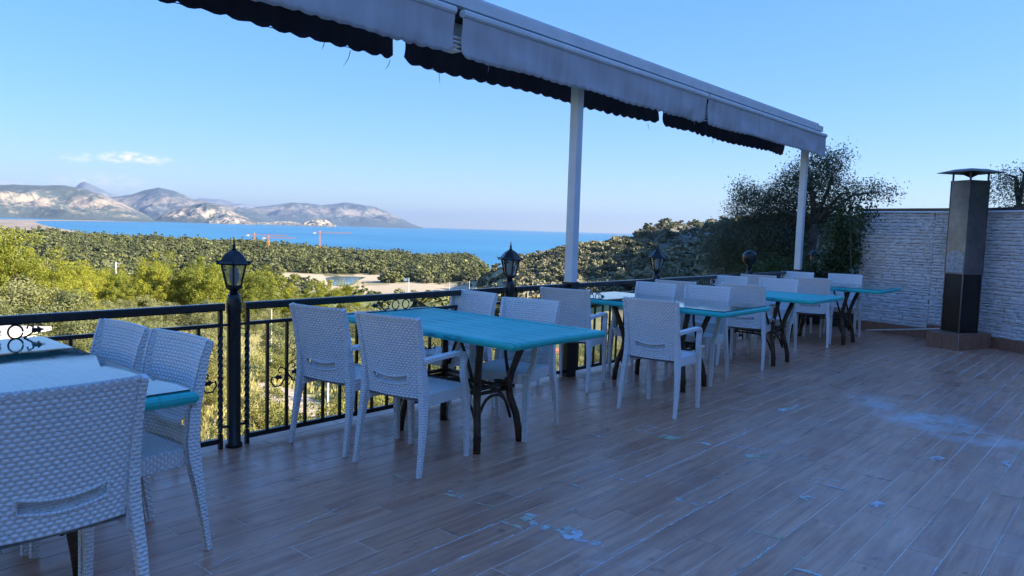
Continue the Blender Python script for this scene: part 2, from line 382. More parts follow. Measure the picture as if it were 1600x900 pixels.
M_['concrete'] = simple('concrete', (.32, .31, .30), (.24, .235, .23), 2, .9, 0, .3, .01, 10, 'pos')
M_['clay'] = simple('planter_dark', (.03, .025, .022), (.05, .04, .03), 5, .8)

# ---------------------------------------------------------------- terrain
COLS = [-235, 100, 400, 560, 700, 820, 900, 960, 1050, 1130, 1300, 1600, 1835]
DEP = [0, 6, 20, 60, 120, 300, 500, 700, 850, 1000, 1250, 1500, 2000, 2600, 2900]
ZT = {
 -235: [-4, -5, -6.2, -11.3, -15.5, -48, -64, -72, -78, -82, -78, -66, -53, -97, -104],
 100:  [-4, -5, -6.2, -11.3, -15.5, -48, -64, -72, -78, -80, -77, -66, -54, -98, -104],
 400:  [-4, -5, -6.2, -11.3, -15.5, -48, -66, -76, -82, -86, -84, -74, -66, -98, -104],
 560:  [-4, -5, -6.2, -11.3, -15.5, -48, -70, -82, -86, -88, -88, -86, -84, -98, -104],
 700:  [-4, -5, -6.5, -13, -20, -44, -66, -76, -80, -82, -86, -88, -92, -100, -104],
 820:  [-4, -5, -7, -14, -24, -36, -42, -44, -42, -44, -80, -98, -104, -106, -108],
 900:  [-4, -5, -7, -14, -22, -32, -37, -32, -25, -24, -70, -100, -104, -106, -108],
 960:  [-4, -4, -6, -13, -20, -30, -34, -24, -15, -11, -40, -90, -100, -104, -108],
 1050: [-4, -4, -6, -13, -19, -30, -30, -19, -6, 13, -5, -60, -90, -100, -108],
 1130: [-3, -3, -5, -11, -17, -25, -20, -4, 14, 27, 8, -40, -80, -100, -108],
 1300: [-2.5, -2.5, -3.5, -8, -14, -15, -6, 12, 22, 26, 15, -20, -60, -90, -100],
 1600: [-2, -2, -2, -3, -6, -4, 6, 16, 24, 30, 26, 0, -30, -60, -80],
 1835: [-2, -2, -1, 0, 3, 10, 30, 40, 45, 45, 30, 20, 10, 0, 0]}
TT = np.array([ZT[c] for c in COLS], float)
HILLD = [0, 10, 30, 80, 200, 400, 700, 1200, 2900]
HILLZ = [-2, -1, 3, 14, 45, 90, 180, 200, 120]
def tz(c, d):
    c = min(max(c, COLS[0]), COLS[-1]); d = min(max(d, 0), DEP[-1]-1e-3)
    row = [np.interp(d, DEP, TT[i]) for i in range(len(COLS))] if False else None
    i = min(int(np.searchsorted(COLS, c, 'right'))-1, len(COLS)-2); t = (c-COLS[i])/(COLS[i+1]-COLS[i]); t = t*t*(3-2*t)
    return float(np.interp(d, DEP, TT[i])*(1-t) + np.interp(d, DEP, TT[i+1])*t)
def smooth(t): t = min(max(t, 0), 1); return t*t*(3-2*t)
def ground(x, y):
    r = math.hypot(x, y); a = YAW-math.atan2(y, x)           # + is right of view
    a = (a+math.pi) % (2*math.pi)-math.pi; ac = min(max(a, -.68), .68)
    z = tz(800+F*math.tan(ac), r*math.cos(ac))
    if a > .68 or a < -1.0:
        f = smooth((a-.68)/.5) if a > 0 else smooth((-a-1.0)/.8)
        z = z*(1-f)+float(np.interp(r, HILLD, HILLZ))*f
    amp = min(r*.012, 3.5) if r < 500 else 3.5+3.5*smooth((r-500)/500)
    cc_, dd_ = 800+F*math.tan(ac), r*math.cos(ac)
    if 430 < cc_ < 760 and 850 < dd_ < 1400: amp *= .1
    if r > 15: z += amp*noise.noise(Vector((x/(8+r*.06), y/(8+r*.06), 3.1)))+amp*.4*noise.noise(Vector((x/(3+r*.02), y/(3+r*.02), 7.7)))
    # unseen steep knoll behind the viewer, added and shaped to shade the terrace
    su, pu = (x-5)*math.cos(R(SUN_HEAD))+(y-1)*math.sin(R(SUN_HEAD)), -(x-5)*math.sin(R(SUN_HEAD))+(y-1)*math.cos(R(SUN_HEAD))
    if su > 8 and -90 < pu < 40: z += 24*math.exp(-((su-46)/15.)**2)*smooth((pu+80)/35)*(1-smooth((pu-9)/14))
    # unseen long ridge to the right, shaped so its shadow fills the side valley
    sg_, pg_ = x*math.cos(R(SUN_HEAD))+y*math.sin(R(SUN_HEAD)), -x*math.sin(R(SUN_HEAD))+y*math.cos(R(SUN_HEAD))
    if 200 < sg_ < 900 and 150 < pg_ < 1000: z = max(z, (211+(pg_-400)*.06)*math.exp(-((sg_-455)/(62. if sg_ < 455 else 200.))**2)*smooth((pg_-150)/160)*(1-smooth((pg_-930)/90)))
    # level platform cut into the hillside for the terrace and the unseen restaurant
    if -14 < x < 34 and -16 < y < 5:
        z = min(z, -1.2 if x < 13.2 or y < -2.5 else .35)
    return z
def hit(px, py, dmin=8):
    d = dirof(px, py); dh = Vector((d.x, d.y)).length; t = dmin
    while t < 4000:
        p = CAM+d*t
        if p.z <= ground(p.x, p.y): return p
        t *= 1.01
    return CAM+d*3000
def at(px, depth):
    """ground point under picture column px at a horizontal depth"""
    a = YAW-math.atan((px-800)/F); r = depth/math.cos(YAW-a); x, y = r*math.cos(a), r*math.sin(a)
    return Vector((x, y, ground(x, y)))
def inpoly(x, y, P):
    c = False; j = len(P)-1
    for i in range(len(P)):
        if (P[i][1] > y) != (P[j][1] > y) and x < (P[j][0]-P[i][0])*(y-P[i][1])/(P[j][1]-P[i][1])+P[i][0]: c = not c
        j = i
    return c
SAND = [[(436, 424), (520, 430), (600, 430), (640, 436), (575, 442), (565, 448), (640, 440), (700, 446), (760, 450), (700, 458), (600, 462), (540, 458), (505, 448), (440, 438)]]
ROAD = [[(404, 596), (466, 612), (506, 632), (492, 662), (462, 650), (440, 634), (410, 622)], [(465, 560), (486, 556), (520, 575), (500, 585)]]
FIELD = [[(470, 462), (640, 466), (700, 470), (680, 492), (560, 500), (480, 484)]]
GRAVEL = [[(255, 660), (345, 655), (350, 710), (240, 720)]]
angs = sorted(set([round(YAW-math.atan((c-800)/F), 5) for c in range(-260, 1880, 6)]))
lo_a, hi_a = angs[0], angs[-1]
angs = list(np.linspace(hi_a-2*math.pi, lo_a, 70)[1:-1]) + angs
rad = [2.2]
while rad[-1] < 2900: rad.append(rad[-1]*1.029+.05)
na, nr_ = len(angs), len(rad)
tv_, tcols = [], []
for r in rad:
    for a in angs:
        x, y = r*math.cos(a), r*math.sin(a); z = ground(x, y); tv_.append((x, y, z))
        u, v, dz = proj((x, y, z)); n2 = noise.noise(Vector((x/(6+r*.05), y/(6+r*.05), 0)))
        g = (.34, .30, .10) if n2 > 0 else (.25, .26, .075)
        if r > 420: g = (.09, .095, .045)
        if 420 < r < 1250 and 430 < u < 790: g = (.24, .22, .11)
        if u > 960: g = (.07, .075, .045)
        if r < 200 and 270 < u < 350 and v > 480: g = (.34, .24, .11)
        if dz > 0 and r > 9:
            uu, vv = u+6*n2, v+3*n2
            if any(inpoly(uu, vv, P) for P in SAND): g = (.50, .40, .27)
            elif any(inpoly(uu, vv, P) for P in ROAD): g = (.56, .45, .34)
            elif any(inpoly(uu, vv, P) for P in FIELD): g = (.13, .17, .05)
            elif any(inpoly(uu, vv, P) for P in GRAVEL): g = (.33, .33, .33)
            elif 1012 < uu < 1150 and r > 640 and n2*.9+.75 > (vv-340)/34: g = (.21, .20, .20)
        tcols.append(g+(1,))
tf = []
for i in range(nr_-1):
    for j in range(na):
        j2 = (j+1) % na; tf.append((i*na+j, (i+1)*na+j, (i+1)*na+j2, i*na+j2))
tf.append(tuple(range(na)))
me = bpy.data.meshes.new('ground'); me.from_pydata(tv_, [], tf); me.polygons.foreach_set('use_smooth', [True]*len(me.polygons))
ca = me.color_attributes.new('Col', 'FLOAT_COLOR', 'POINT'); ca.data.foreach_set('color', np.array(tcols, dtype=np.float32).ravel())
k = NT('hillside_soil_and_grass'); p = k.pos(); ac = k.attr('Col').outputs['Color']
c = k.mix(k.noise(.5, 6, p, lo=.35, hi=.7), ac, k.mix(.4, ac, (.28, .22, .09))); c = k.mix(k.noise(3, 5, p, lo=.55, hi=.7), c, k.mix(.5, c, (.03, .035, .015)))
k.col(c).rough(.95).bump(k.noise(2.5, 6, p), 1, .25); me.materials.append(k.m)
tag(obj('ground', me), kind='structure')

# sea, beach plain, pond
SEA = -101.
def seamat():
    k = NT('sea_water'); p = k.pos(); k.col(k.mix(k.noise(.0006, 4, p, stretch=(1, 1, 1), lo=.4, hi=.6), (.028, .15, .28), (.04, .185, .32))).rough(.42)
    k.b.inputs['Specular IOR Level'].default_value = .22
    k.bump(k.noise(.05, 5, p), .5, 1.5); return k.m
mb = MB(); n = 48
for i in range(n): pass
ring = [(140000*math.cos(2*math.pi*i/96), 140000*math.sin(2*math.pi*i/96), SEA) for i in range(96)]
mb.add(ring, [tuple(range(96))]); tag(mb.build('sea', seamat()), kind='structure')
mb = MB(); pts = [gp(x, y, SEA+1.5) for x, y in [(-260, 336.5), (0, 342.6), (58, 343.4), (150, 344.2), (238, 346), (238, 347), (150, 345.6), (60, 345.2), (54, 347), (66, 351), (92, 357), (128, 362), (134, 366), (120, 380), (-260, 380)]]
mb.add(pts, [tuple(range(len(pts)))])
k = NT('beach_plain'); p = k.pos(); k.col(k.mix(k.noise(.003, 6, p, stretch=(1, 1, 1), lo=.42, hi=.58), (.36, .28, .21), (.20, .16, .11))).rough(.95)
tag(mb.build('beach', k.m), kind='structure')
pd = Vector((0, 0, -86.9))
mb = MB(); pts = [gp(x, y, pd.z) for x, y in [(508, 434), (526, 431.5), (552, 432), (572, 433), (560, 438), (556, 443), (540, 446), (522, 446), (512, 441)]]
mb.add(pts, [tuple(range(len(pts)))]); tag(mb.build('pond', simple('pond_water', (.10, .14, .15), (.08, .11, .12), .02, .12, coords='pos')), kind='structure')

# ---------------------------------------------------------------- far mountains
def rockmat(name, green, rock, lo, hi, sc):
    k = NT(name); p = k.pos(); g = k.n('ShaderNodeNewGeometry'); s = k.n('ShaderNodeSeparateXYZ'); k.l(p, s.inputs[0])
    n1 = k.noise(sc, 9, p, stretch=(1, 1, .35), rough=.74); hgt = k.math('MULTIPLY_ADD', k.math('ABSOLUTE', k.ramp(s.outputs[2], lo, hi, -1, 1)), -.20, .06)
    k.col(k.mix(k.ramp(k.math('ADD', n1, hgt), .46, .58), green, rock)).rough(.95).bump(n1, 1, 90); return k.m
def mountain(name, tops, D, W, mat, back=1.0, seed=0, ns=150, spurs=.55, basez=SEA-8):
    xs = [t[0] for t in tops]; ys = [t[1] for t in tops]; P = []
    for j in range(76):
        t = j/50.; row = []
        for i in range(ns+1):
            px = xs[0]+(xs[-1]-xs[0])*i/ns; py = float(np.interp(px, xs, ys)); hz = 334.2+.031*px
            H_ = max((hz-py), 0)/F*(D+W)+101
            dd = D+W*t; a = YAW-math.atan((px-800)/F); r = dd/math.cos(YAW-a); X, Y = r*math.cos(a), r*math.sin(a)
            sc = W*.45
            nn = noise.fractal(Vector((X/sc+seed, Y/sc, seed*1.7)), .9, 2.1, 6)
            rg = 1-abs(noise.noise(Vector((X/sc*1.7+seed, Y/sc*1.7, seed*2.3))))*2.4
            if t <= 1: base = (t**.85); damp = math.sin(math.pi*min(t, 1))
            else: base = max(0, 1-(t-1)/.5*back); damp = .3
            z = H_*base + H_*spurs*damp*(nn*.8+rg*.5-.35)
            if .93 <= t <= 1.0: z = H_*base+H_*.03*nn
            row.append((X, Y, basez+max(z, 0)*1.0))
        P.append(row)
    mb = MB(); mb.grid(P); o = mb.build(name, mat, smooth=True); return tag(o, kind='structure')
rk1 = rockmat('limestone_mountain', (.06, .08, .07), (.36, .285, .21), -100, 1050, .0026)
rk2 = rockmat('wooded_mountain', (.04, .06, .07), (.24, .20, .17), 0, 1700, .0020)
rk4 = rockmat('coastal_cliff', (.10, .10, .07), (.46, .37, .28), -250, 350, .006)
mountain('mountain', [(-260, 322), (-120, 300), (-20, 292), (20, 288), (50, 288.5), (100, 290), (130, 295), (160, 305), (190, 318), (215, 330), (232, 338), (240, 344)], 21000, 5500, rk1, seed=1, ns=260)
mountain('mountain', [(150, 318), (175, 308), (205, 304), (225, 297), (247, 292.5), (270, 298), (300, 311), (330, 317), (365, 322), (400, 330), (430, 346)], 33000, 9000, rk2, seed=5, ns=180)
mountain('mountain', [(236, 347), (255, 334), (280, 324), (305, 319), (322, 318), (345, 324), (370, 334), (400, 347)], 25500, 2500, rockmat('wooded_cliff', (.045, .06, .055), (.38, .30, .23), -100, 700, .0035), seed=9, ns=110)
mountain('mountain', [(345, 346), (372, 328), (400, 323), (430, 320), (455, 317), (480, 318), (500, 321), (525, 318), (535, 316), (548, 318), (575, 323), (600, 330), (625, 341), (642, 350), (658, 356)], 44000, 9000, rk2, seed=13, ns=200)
mountain('headland', [(325, 349), (335, 342), (350, 338.5), (362, 338.5), (378, 342), (398, 349)], 24500, 900, rk4, seed=17, ns=50)
mountain('headland', [(462, 354), (474, 346), (492, 341), (505, 342), (514, 347), (523, 354)], 27500, 900, rk4, seed=19, ns=50)
mountain('headland', [(400, 351), (425, 346), (450, 345), (470, 349), (480, 354)], 28500, 900, rk4, seed=23, ns=50)
rk3 = rockmat('remote_ridge', (.12, .13, .14), (.30, .29, .28), 0, 3000, .0006)
mountain('mountain', [(-100, 292), (-30, 288), (20, 289), (60, 300), (110, 300), (125, 286), (132, 284), (150, 292), (170, 302), (190, 308), (215, 306), (240, 320)], 62000, 9000, rk3, seed=29, ns=110)
mountain('mountain', [(270, 325), (310, 310), (345, 312), (370, 318), (400, 322), (430, 330)], 72000, 9000, rk3, seed=31, ns=80)

# ---------------------------------------------------------------- vegetation
def crown_mesh(name, mat, rx, rz, nclump, nleaf, leaf, seed, shape='round', aspect=.35, clr=.32, jit=.55):
    rng = np.random.RandomState(seed); cs = []
    while len(cs) < nclump:
        p = rng.uniform(-1, 1, 3); r = np.linalg.norm(p)
        if r > 1 or r < .35: continue
        if shape == 'cone' and math.hypot(p[0], p[1]) > (1-p[2])*.62+.12: continue
        if shape == 'umbrella' and (p[2] < -.2 and r < .75): continue
        p = p*(1+.18*rng.uniform(-1, 1)); cs.append(p)
    cs = np.array(cs); sc = np.array([rx, rx, rz]); cr = clr*rx
    C = np.repeat(cs*sc, nleaf, 0); N = len(C)
    d = rng.normal(size=(N, 3)); d /= np.linalg.norm(d, axis=1)[:, None]
    C = C+d*(rng.uniform(.35, 1, N)**.6)[:, None]*cr*np.array([1, 1, .72])*np.repeat(rng.uniform(.55, 1.25, nclump), nleaf)[:, None]
    nn = d+rng.normal(size=(N, 3))*jit; a = np.cross(nn, rng.normal(size=(N, 3))); a /= np.linalg.norm(a, axis=1)[:, None]; b = np.cross(a, nn); b /= np.linalg.norm(b, axis=1)[:, None]
    s = leaf*rng.uniform(.6, 1.3, N)[:, None]
    V = np.stack([C-a*s, C+b*s*aspect, C+a*s, C-b*s*aspect], 1).reshape(-1, 3); V[:, 2] += rz
    Fc = np.arange(N*4).reshape(-1, 4)
    me = bpy.data.meshes.new(name); me.vertices.add(len(V)); me.vertices.foreach_set('co', V.astype(np.float32).ravel())
    me.loops.add(N*4); me.loops.foreach_set('vertex_index', Fc.ravel().astype(np.int32)); me.polygons.add(N)
    me.polygons.foreach_set('loop_start', (np.arange(N)*4).astype(np.int32)); me.polygons.foreach_set('loop_total', np.full(N, 4, np.int32))
    me.materials.append(mat); me.update(calc_edges=True); return me
def trunk_mesh(h, r, top, seed, limbs=6, spread=.5):
    rng = random.Random(seed); mb = MB(); p = Vector((0, 0, -.6)); pts = [p.copy()]; ax = Vector((rng.uniform(-.12, .12), rng.uniform(-.12, .12), 1))
    for i in range(6): p = p+Vector((ax.x+rng.uniform(-.1, .1), ax.y+rng.uniform(-.1, .1), 1))*((h+top*.8)/6); pts.append(p.copy())
    mb.tube(pts, [r*(1-.13*i) for i in range(7)], 7)
    for i in range(limbs):
        b = pts[2+i % 4]; th = rng.uniform(0, 6.28); L = top*rng.uniform(.5, .95)*spread*2
        q = [b, b+Vector((math.cos(th)*L*.4, math.sin(th)*L*.4, L*.2)), b+Vector((math.cos(th)*L*.8, math.sin(th)*L*.8, L*.55))]
        mb.tube(q, [r*.45, r*.3, r*.1], 5)
    return mb.mesh('trunk', M_['bark'], True)
def make_tree(name, label, cat, mat, rx, rz, h, nclump, nleaf, leaf, seed, shape='round', group=None, aspect=.35, clr=.32, tr=.18, jit=.55):
    t = thing(name, label, cat, group=group)
    obj('trunk', trunk_mesh(h, tr, rz*1.5, seed), t); o = obj('crown', crown_mesh('crown', mat, rx, rz, nclump, nleaf, leaf, seed, shape, aspect, clr, jit), t, (0, 0, h-.1))
    return t
# protos: (unit sizes in metres); scaled on placement; height total = h+2*rz
pines = [make_tree('pine_tree', '', 'tree', M_['pine'], 3.6, 4.6, 2.2, 60, 230, .15, 11+i, 'cone' if i == 0 else 'round', 'pine trees on the slope below the terrace') for i in range(3)]
bushes = [make_tree('scrub_bush', '', 'bush', M_['bush'], 1.6, 1.15, .25, 26, 230, .06, 31+i, 'round', 'scrub bushes on the slope below the terrace', tr=.05) for i in range(2)]
olives = [make_tree('olive_tree', '', 'tree', M_['olive'], 2.4, 1.9, .9, 40, 230, .085, 41+i, 'round', 'olive trees on the slope', tr=.14) for i in range(2)]
PH, BH, OH = 2.2+9.2, .25+2.3, .9+3.8
used = set()
def place(protos, H, px, depth, height, label, wide=1.0, group=None):
    p = at(px, depth); pr = random.choice(protos); s = height/H; rz = random.uniform(0, 6.28)
    if pr.name not in used:
        used.add(pr.name); t = pr; t.location = p; t.rotation_euler.z = rz; t.scale = (s*wide, s*wide, s); t['label'] = label
    else: t = dup(pr, p, rz, label, (s*wide, s*wide, s))
    if group: t['group'] = group
    return t
def top_h(px, depth, ytop):
    p = at(px, depth); hz = 334.2+.031*px; return CH-(ytop-hz)/F*depth-p.z
near = [  # column, depth, top row, width factor, kind, label
 (-40, 84, 368, 1.0, 'p', 'tall bright green pine cut by the left edge of the view'),
 (14, 82, 366, .85, 'p', 'tallest yellow-green pine at the far left below the beach'),
 (52, 86, 378, .9, 'p', 'yellow-green pine just right of the tallest left pine'),
 (84, 80, 398, .95, 'p', 'sunlit pine with a sloping right side above the left chairs'),
 (108, 74, 440, .8, 'p', 'low bright pine at the foot of the sloping sunlit pine'),
 (20, 62, 428, 1.1, 'o', 'grey-green olive tree in front of the left pines'),
 (62, 60, 446, 1.1, 'o', 'grey olive tree behind the left end of the railing'),
 (132, 96, 434, .8, 'p', 'pale pine left of the white telegraph pole'),
 (188, 100, 428, .8, 'p', 'light green pine in front of the white telegraph pole'),
 (235, 104, 398, .8, 'p', 'round-headed pine left of the first lantern'),
 (262, 112, 402, .7, 'p', 'dark-sided pine behind the round-headed pine'),
 (308, 108, 404, .9, 'p', 'broad pine directly left of the first lantern'),
 (345, 118, 428, .8, 'p', 'pine behind the first lantern'),
 (415, 112, 438, .9, 'p', 'sunlit pine right of the first lantern above the handrail'),
 (455, 118, 436, .9, 'p', 'broad pine below the sandy clearing'),
 (498, 128, 448, .8, 'p', 'pine at the right end of the near pine row'),
 (398, 92, 490, .9, 'o', 'round olive tree seen through the bars right of the first lantern'),
 (452, 96, 486, .9, 'o', 'olive tree with bare stems above the dirt road'),
 (250, 62, 500, 1.0, 'o', 'olive tree behind the handrail left of the first lantern'),
 (200, 70, 488, 1.0, 'o', 'grey olive tree behind the handrail above the left chairs'),
 (150, 66, 478, .9, 'p', 'small pine behind the left handrail'),
 (545, 150, 470, .8, 'p', 'small pine below the green field'),
 (700, 190, 495, .8, 'o', 'olive tree beside the red-roofed house'),
 (412, 30, 640, .8, 'b', 'dark bush right of the first lamp post below the deck'),
 (446, 27, 655, .8, 'b', 'dark bush beside the dirt road below the deck'),
 (528, 32, 625, .9, 'b', 'dark bush right of the dirt road'),
 (572, 30, 612, .9, 'b', 'bush behind the first two chairs'),
 (606, 34, 600, .9, 'b', 'bush seen under the near end of the first long table'),
 (298, 52, 560, .9, 'b', 'bright leafy bush left of the first lamp post'),
 (326, 42, 640, .8, 'b', 'brown scrub bush beside the first lamp post')]
for (px, dp, yt, wd, kd, lb) in near:
    pr, H_ = {'p': (pines, PH), 'o': (olives, OH), 'b': (bushes, BH)}[kd]
    place(pr, H_, px, dp, max(top_h(px, dp, yt), 1.2), lb, wd)
def zone(px, dp):
    a = 'at the far left' if px < 120 else 'left of the first lantern' if px < 340 else 'between first lantern and long table' if px < 560 else 'behind the long plain table' if px < 790 else 'below the white post' if px < 930 else 'before the shaded hillside' if px < 1080 else 'below the big dark tree'
    return a+(', near the terrace' if dp < 80 else ', halfway down the slope' if dp < 180 else ', low on the slope')
rng = random.Random(3)
np_, nb_, no_ = 0, 0, 0
cand = []
for i in range(9000):
    dp = math.exp(rng.uniform(math.log(24), math.log(900))); px = rng.uniform(-180, 1420)
    p = at(px, dp); 
    if p.y < 9 or p.x > 12 and dp < 22: continue
    u, v, _ = proj(p)
    if any(inpoly(u, v, P) for P in SAND+ROAD+FIELD+GRAVEL) or inpoly(u, v, [(500, 428), (580, 428), (580, 450), (500, 450)]): continue
    if 390 < px < 780 and dp > 170 and rng.random() < (.72 if dp < 420 else .93): continue
    if 340 < px < 560 and 26 < dp < 105 and rng.random() < .93: continue
    if 180 < px < 400 and dp < 75 and rng.random() < .8: continue
    if 520 < px < 800 and dp < 90 and rng.random() < .5: continue
    if dp > 420 and not (430 < px < 1300): continue
    if px > 800 and dp > 330: continue
    cand.append((dp, px))
cand.sort(); taken = []
for dp, px in cand:
    p = at(px, dp); pine = (px < 420 and dp > 100 and rng.random() < .7) or (dp > 130 and rng.random() < .12)
    if px > 600 and dp > 60: kind = 'o' if rng.random() < .6 else 'b'
    else: kind = 'p' if pine else ('o' if rng.random() < .35 and dp > 45 else 'b')
    rr = {'p': 3.1, 'o': 2.2, 'b': 1.7}[kind]*(1+dp/900)
    if any((p.x-a)**2+(p.y-b)**2 < (rr+c)**2*.55 for a, b, c in taken): continue
    if kind == 'p' and np_ < 130: place(pines, PH, px, dp, rng.uniform(6, 10.5), 'sunlit pine among others '+zone(px, dp), 1.0); np_ += 1
    elif kind == 'o' and no_ < 230: place(olives, OH, px, dp, rng.uniform(3, 5), 'grey-green olive among others '+zone(px, dp), 1.05); no_ += 1
    elif kind == 'b' and nb_ < 230: place(bushes, BH, px, dp, rng.uniform(1.2, 2.6), 'scrub bush among others '+zone(px, dp), 1.1); nb_ += 1
    else: continue
    taken.append((p.x, p.y, rr))
# far woods: one object per species, points instanced with geometry nodes (uncountable)
def scatter(name, src, pts, label):
    me = bpy.data.meshes.new(name); me.from_pydata([p[:3] for p in pts], [], [])
    a = me.attributes.new('scl', 'FLOAT_VECTOR', 'POINT'); a.data.foreach_set('vector', np.array([(p[3]*p[4], p[3]*p[4], p[3]) for p in pts], dtype=np.float32).ravel())
    b = me.attributes.new('rot', 'FLOAT_VECTOR', 'POINT'); b.data.foreach_set('vector', np.array([(0, 0, random.uniform(0, 6.28)) for p in pts], dtype=np.float32).ravel())
    o = obj(name, me); g = bpy.data.node_groups.new(name+'_nodes', 'GeometryNodeTree')
    g.interface.new_socket('Geometry', in_out='INPUT', socket_type='NodeSocketGeometry'); g.interface.new_socket('Geometry', in_out='OUTPUT', socket_type='NodeSocketGeometry')
    gi, go = g.nodes.new('NodeGroupInput'), g.nodes.new('NodeGroupOutput'); ip = g.nodes.new('GeometryNodeInstanceOnPoints'); oi = g.nodes.new('GeometryNodeObjectInfo'); oi.inputs[0].default_value = src
    A = g.nodes.new('GeometryNodeInputNamedAttribute'); A.data_type = 'FLOAT_VECTOR'; A.inputs['Name'].default_value = 'scl'
    B = g.nodes.new('GeometryNodeInputNamedAttribute'); B.data_type = 'FLOAT_VECTOR'; B.inputs['Name'].default_value = 'rot'
    g.links.new(gi.outputs[0], ip.inputs['Points']); g.links.new(oi.outputs['Geometry'], ip.inputs['Instance']); g.links.new(A.outputs['Attribute'], ip.inputs['Scale']); g.links.new(B.outputs['Attribute'], ip.inputs['Rotation'])
    g.links.new(ip.outputs[0], go.inputs[0]); m = o.modifiers.new('woods', 'NODES'); m.node_group = g
    tag(o, label, 'woods', kind='stuff'); return o
def far_proto(name, label, mat, rx, rz, seed, px, dp, nclump=17, nleaf=26, leaf=.5, h=1.5):
    t = make_tree(name, label, 'tree', mat, rx, rz, h, nclump, nleaf, leaf, seed, 'round', aspect=.8, clr=.36, jit=.4); t.location = at(px, dp); return t, t.children[1] if t.children[1].name.startswith('crown') else t.children[0]
fp = [far_proto('pine_tree', 'first dark distant pine at the foot of the left wooded hill', M_['pine_far'], 3.6, 3.0, 61, 250, 430, leaf=.7)[1],
      far_proto('pine_tree', 'second dark distant pine at the foot of the left wooded hill', M_['pine_far'], 3.0, 3.9, 62, 330, 440, leaf=.7)[1]]
fo = [far_proto('olive_tree', 'pale round olive tree at the foot of the right slope', M_['olive_far'], 2.6, 1.9, 63, 870, 340, leaf=.5)[1],
      far_proto('olive_tree', 'pale olive tree beside another at the foot of the right slope', M_['olive_far'], 2.2, 2.2, 64, 905, 345, leaf=.5)[1]]
P1, P2, O1, O2 = [], [], [], []
rs = np.random.RandomState(5)
for i in range(75000):
    dp = math.sqrt(rs.uniform(300**2, 2500**2)) if rs.rand() < .7 else rs.uniform(300, 1400); px = rs.uniform(-250, 1500)
    if px > 1000 and dp > 1100: continue
    if 1010 < px < 1150 and dp > 700 and rs.rand() < .72: continue
    p = at(px, dp)
    if p.z < -98: continue
    u, v, _ = proj(p)
    if any(inpoly(u, v, P) for P in SAND+FIELD) or inpoly(u, v, [(500, 428), (580, 428), (580, 450), (500, 450)]): continue
    r = rs.rand()
    if 400 < px < 800 and 400 < dp < 1130 and r < .90+.0*dp: continue
    if px < 400 and dp < 420: continue
    if px >= 780 and dp < 330: continue
    if 560 < px < 620 and rs.rand() < .25: continue
    sc = rs.choice([.6, .8, 1, 1.1, 1.6])*rs.uniform(.75, 1.25)
    dn = noise.noise(Vector((p.x/70, p.y/70, 2)))+.6*noise.noise(Vector((p.x/25, p.y/25, 5)))
    if dn < -.28 and rs.rand() < .85: continue
    if rs.rand() < .35: continue
    sc *= 1.25+.35*dn
    if px < 640+60*rs.randn() or (dp > 1150 and px < 840 and rs.rand() < .6): (P1 if rs.rand() < .5 else P2).append((p.x, p.y, p.z+.8, sc*1.12, rs.uniform(.75, 1.5)))
    else: (O1 if rs.rand() < .5 else O2).append((p.x, p.y, p.z-.3, sc*rs.uniform(.8, 1.25), rs.uniform(.9, 1.3)))
for nm, src, pts, lb in (('pine_woods', fp[0], P1, 'broad-crowned pines of the far pine woods behind the valley'), ('pine_woods', fp[1], P2, 'narrower pines mixed through the far pine woods'),
                         ('olive_woods', fo[0], O1, 'pale rounded scrub and olives covering the right hillside'), ('olive_woods', fo[1], O2, 'upright olives mixed through the right hillside scrub')):
    scatter(nm, src, pts, lb)
# grass tufts on the near slope
tv, tf2 = [], []; rs = np.random.RandomState(9)
for i in range(26000):
    dp = math.exp(rs.uniform(math.log(12), math.log(90))); px = rs.uniform(-100, 1000); a = YAW-math.atan((px-800)/F); r = dp/math.cos(YAW-a); x, y = r*math.cos(a), r*math.sin(a)
    if y < 6: continue
    z = ground(x, y); u, v, _ = proj((x, y, z))
    if any(inpoly(u, v, P) for P in ROAD): continue
    h = rs.uniform(.15, .5); th = rs.uniform(0, 3.14); dx, dy = math.cos(th)*.12, math.sin(th)*.12; n = len(tv)
    tv += [(x-dx, y-dy, z-.05), (x+dx, y+dy, z-.05), (x+rs.uniform(-.15, .15), y+rs.uniform(-.15, .15), z+h)]; tf2.append((n, n+1, n+2))
mb = MB(); mb.add(tv, tf2); tag(mb.build('grass', leafmat('dry_grass', (.36, .31, .10), (.26, .28, .08), (.36, .30, .12), .3, .15)), 'dry yellow-green grass tufts on the slope below the terrace', 'grass', kind='stuff')

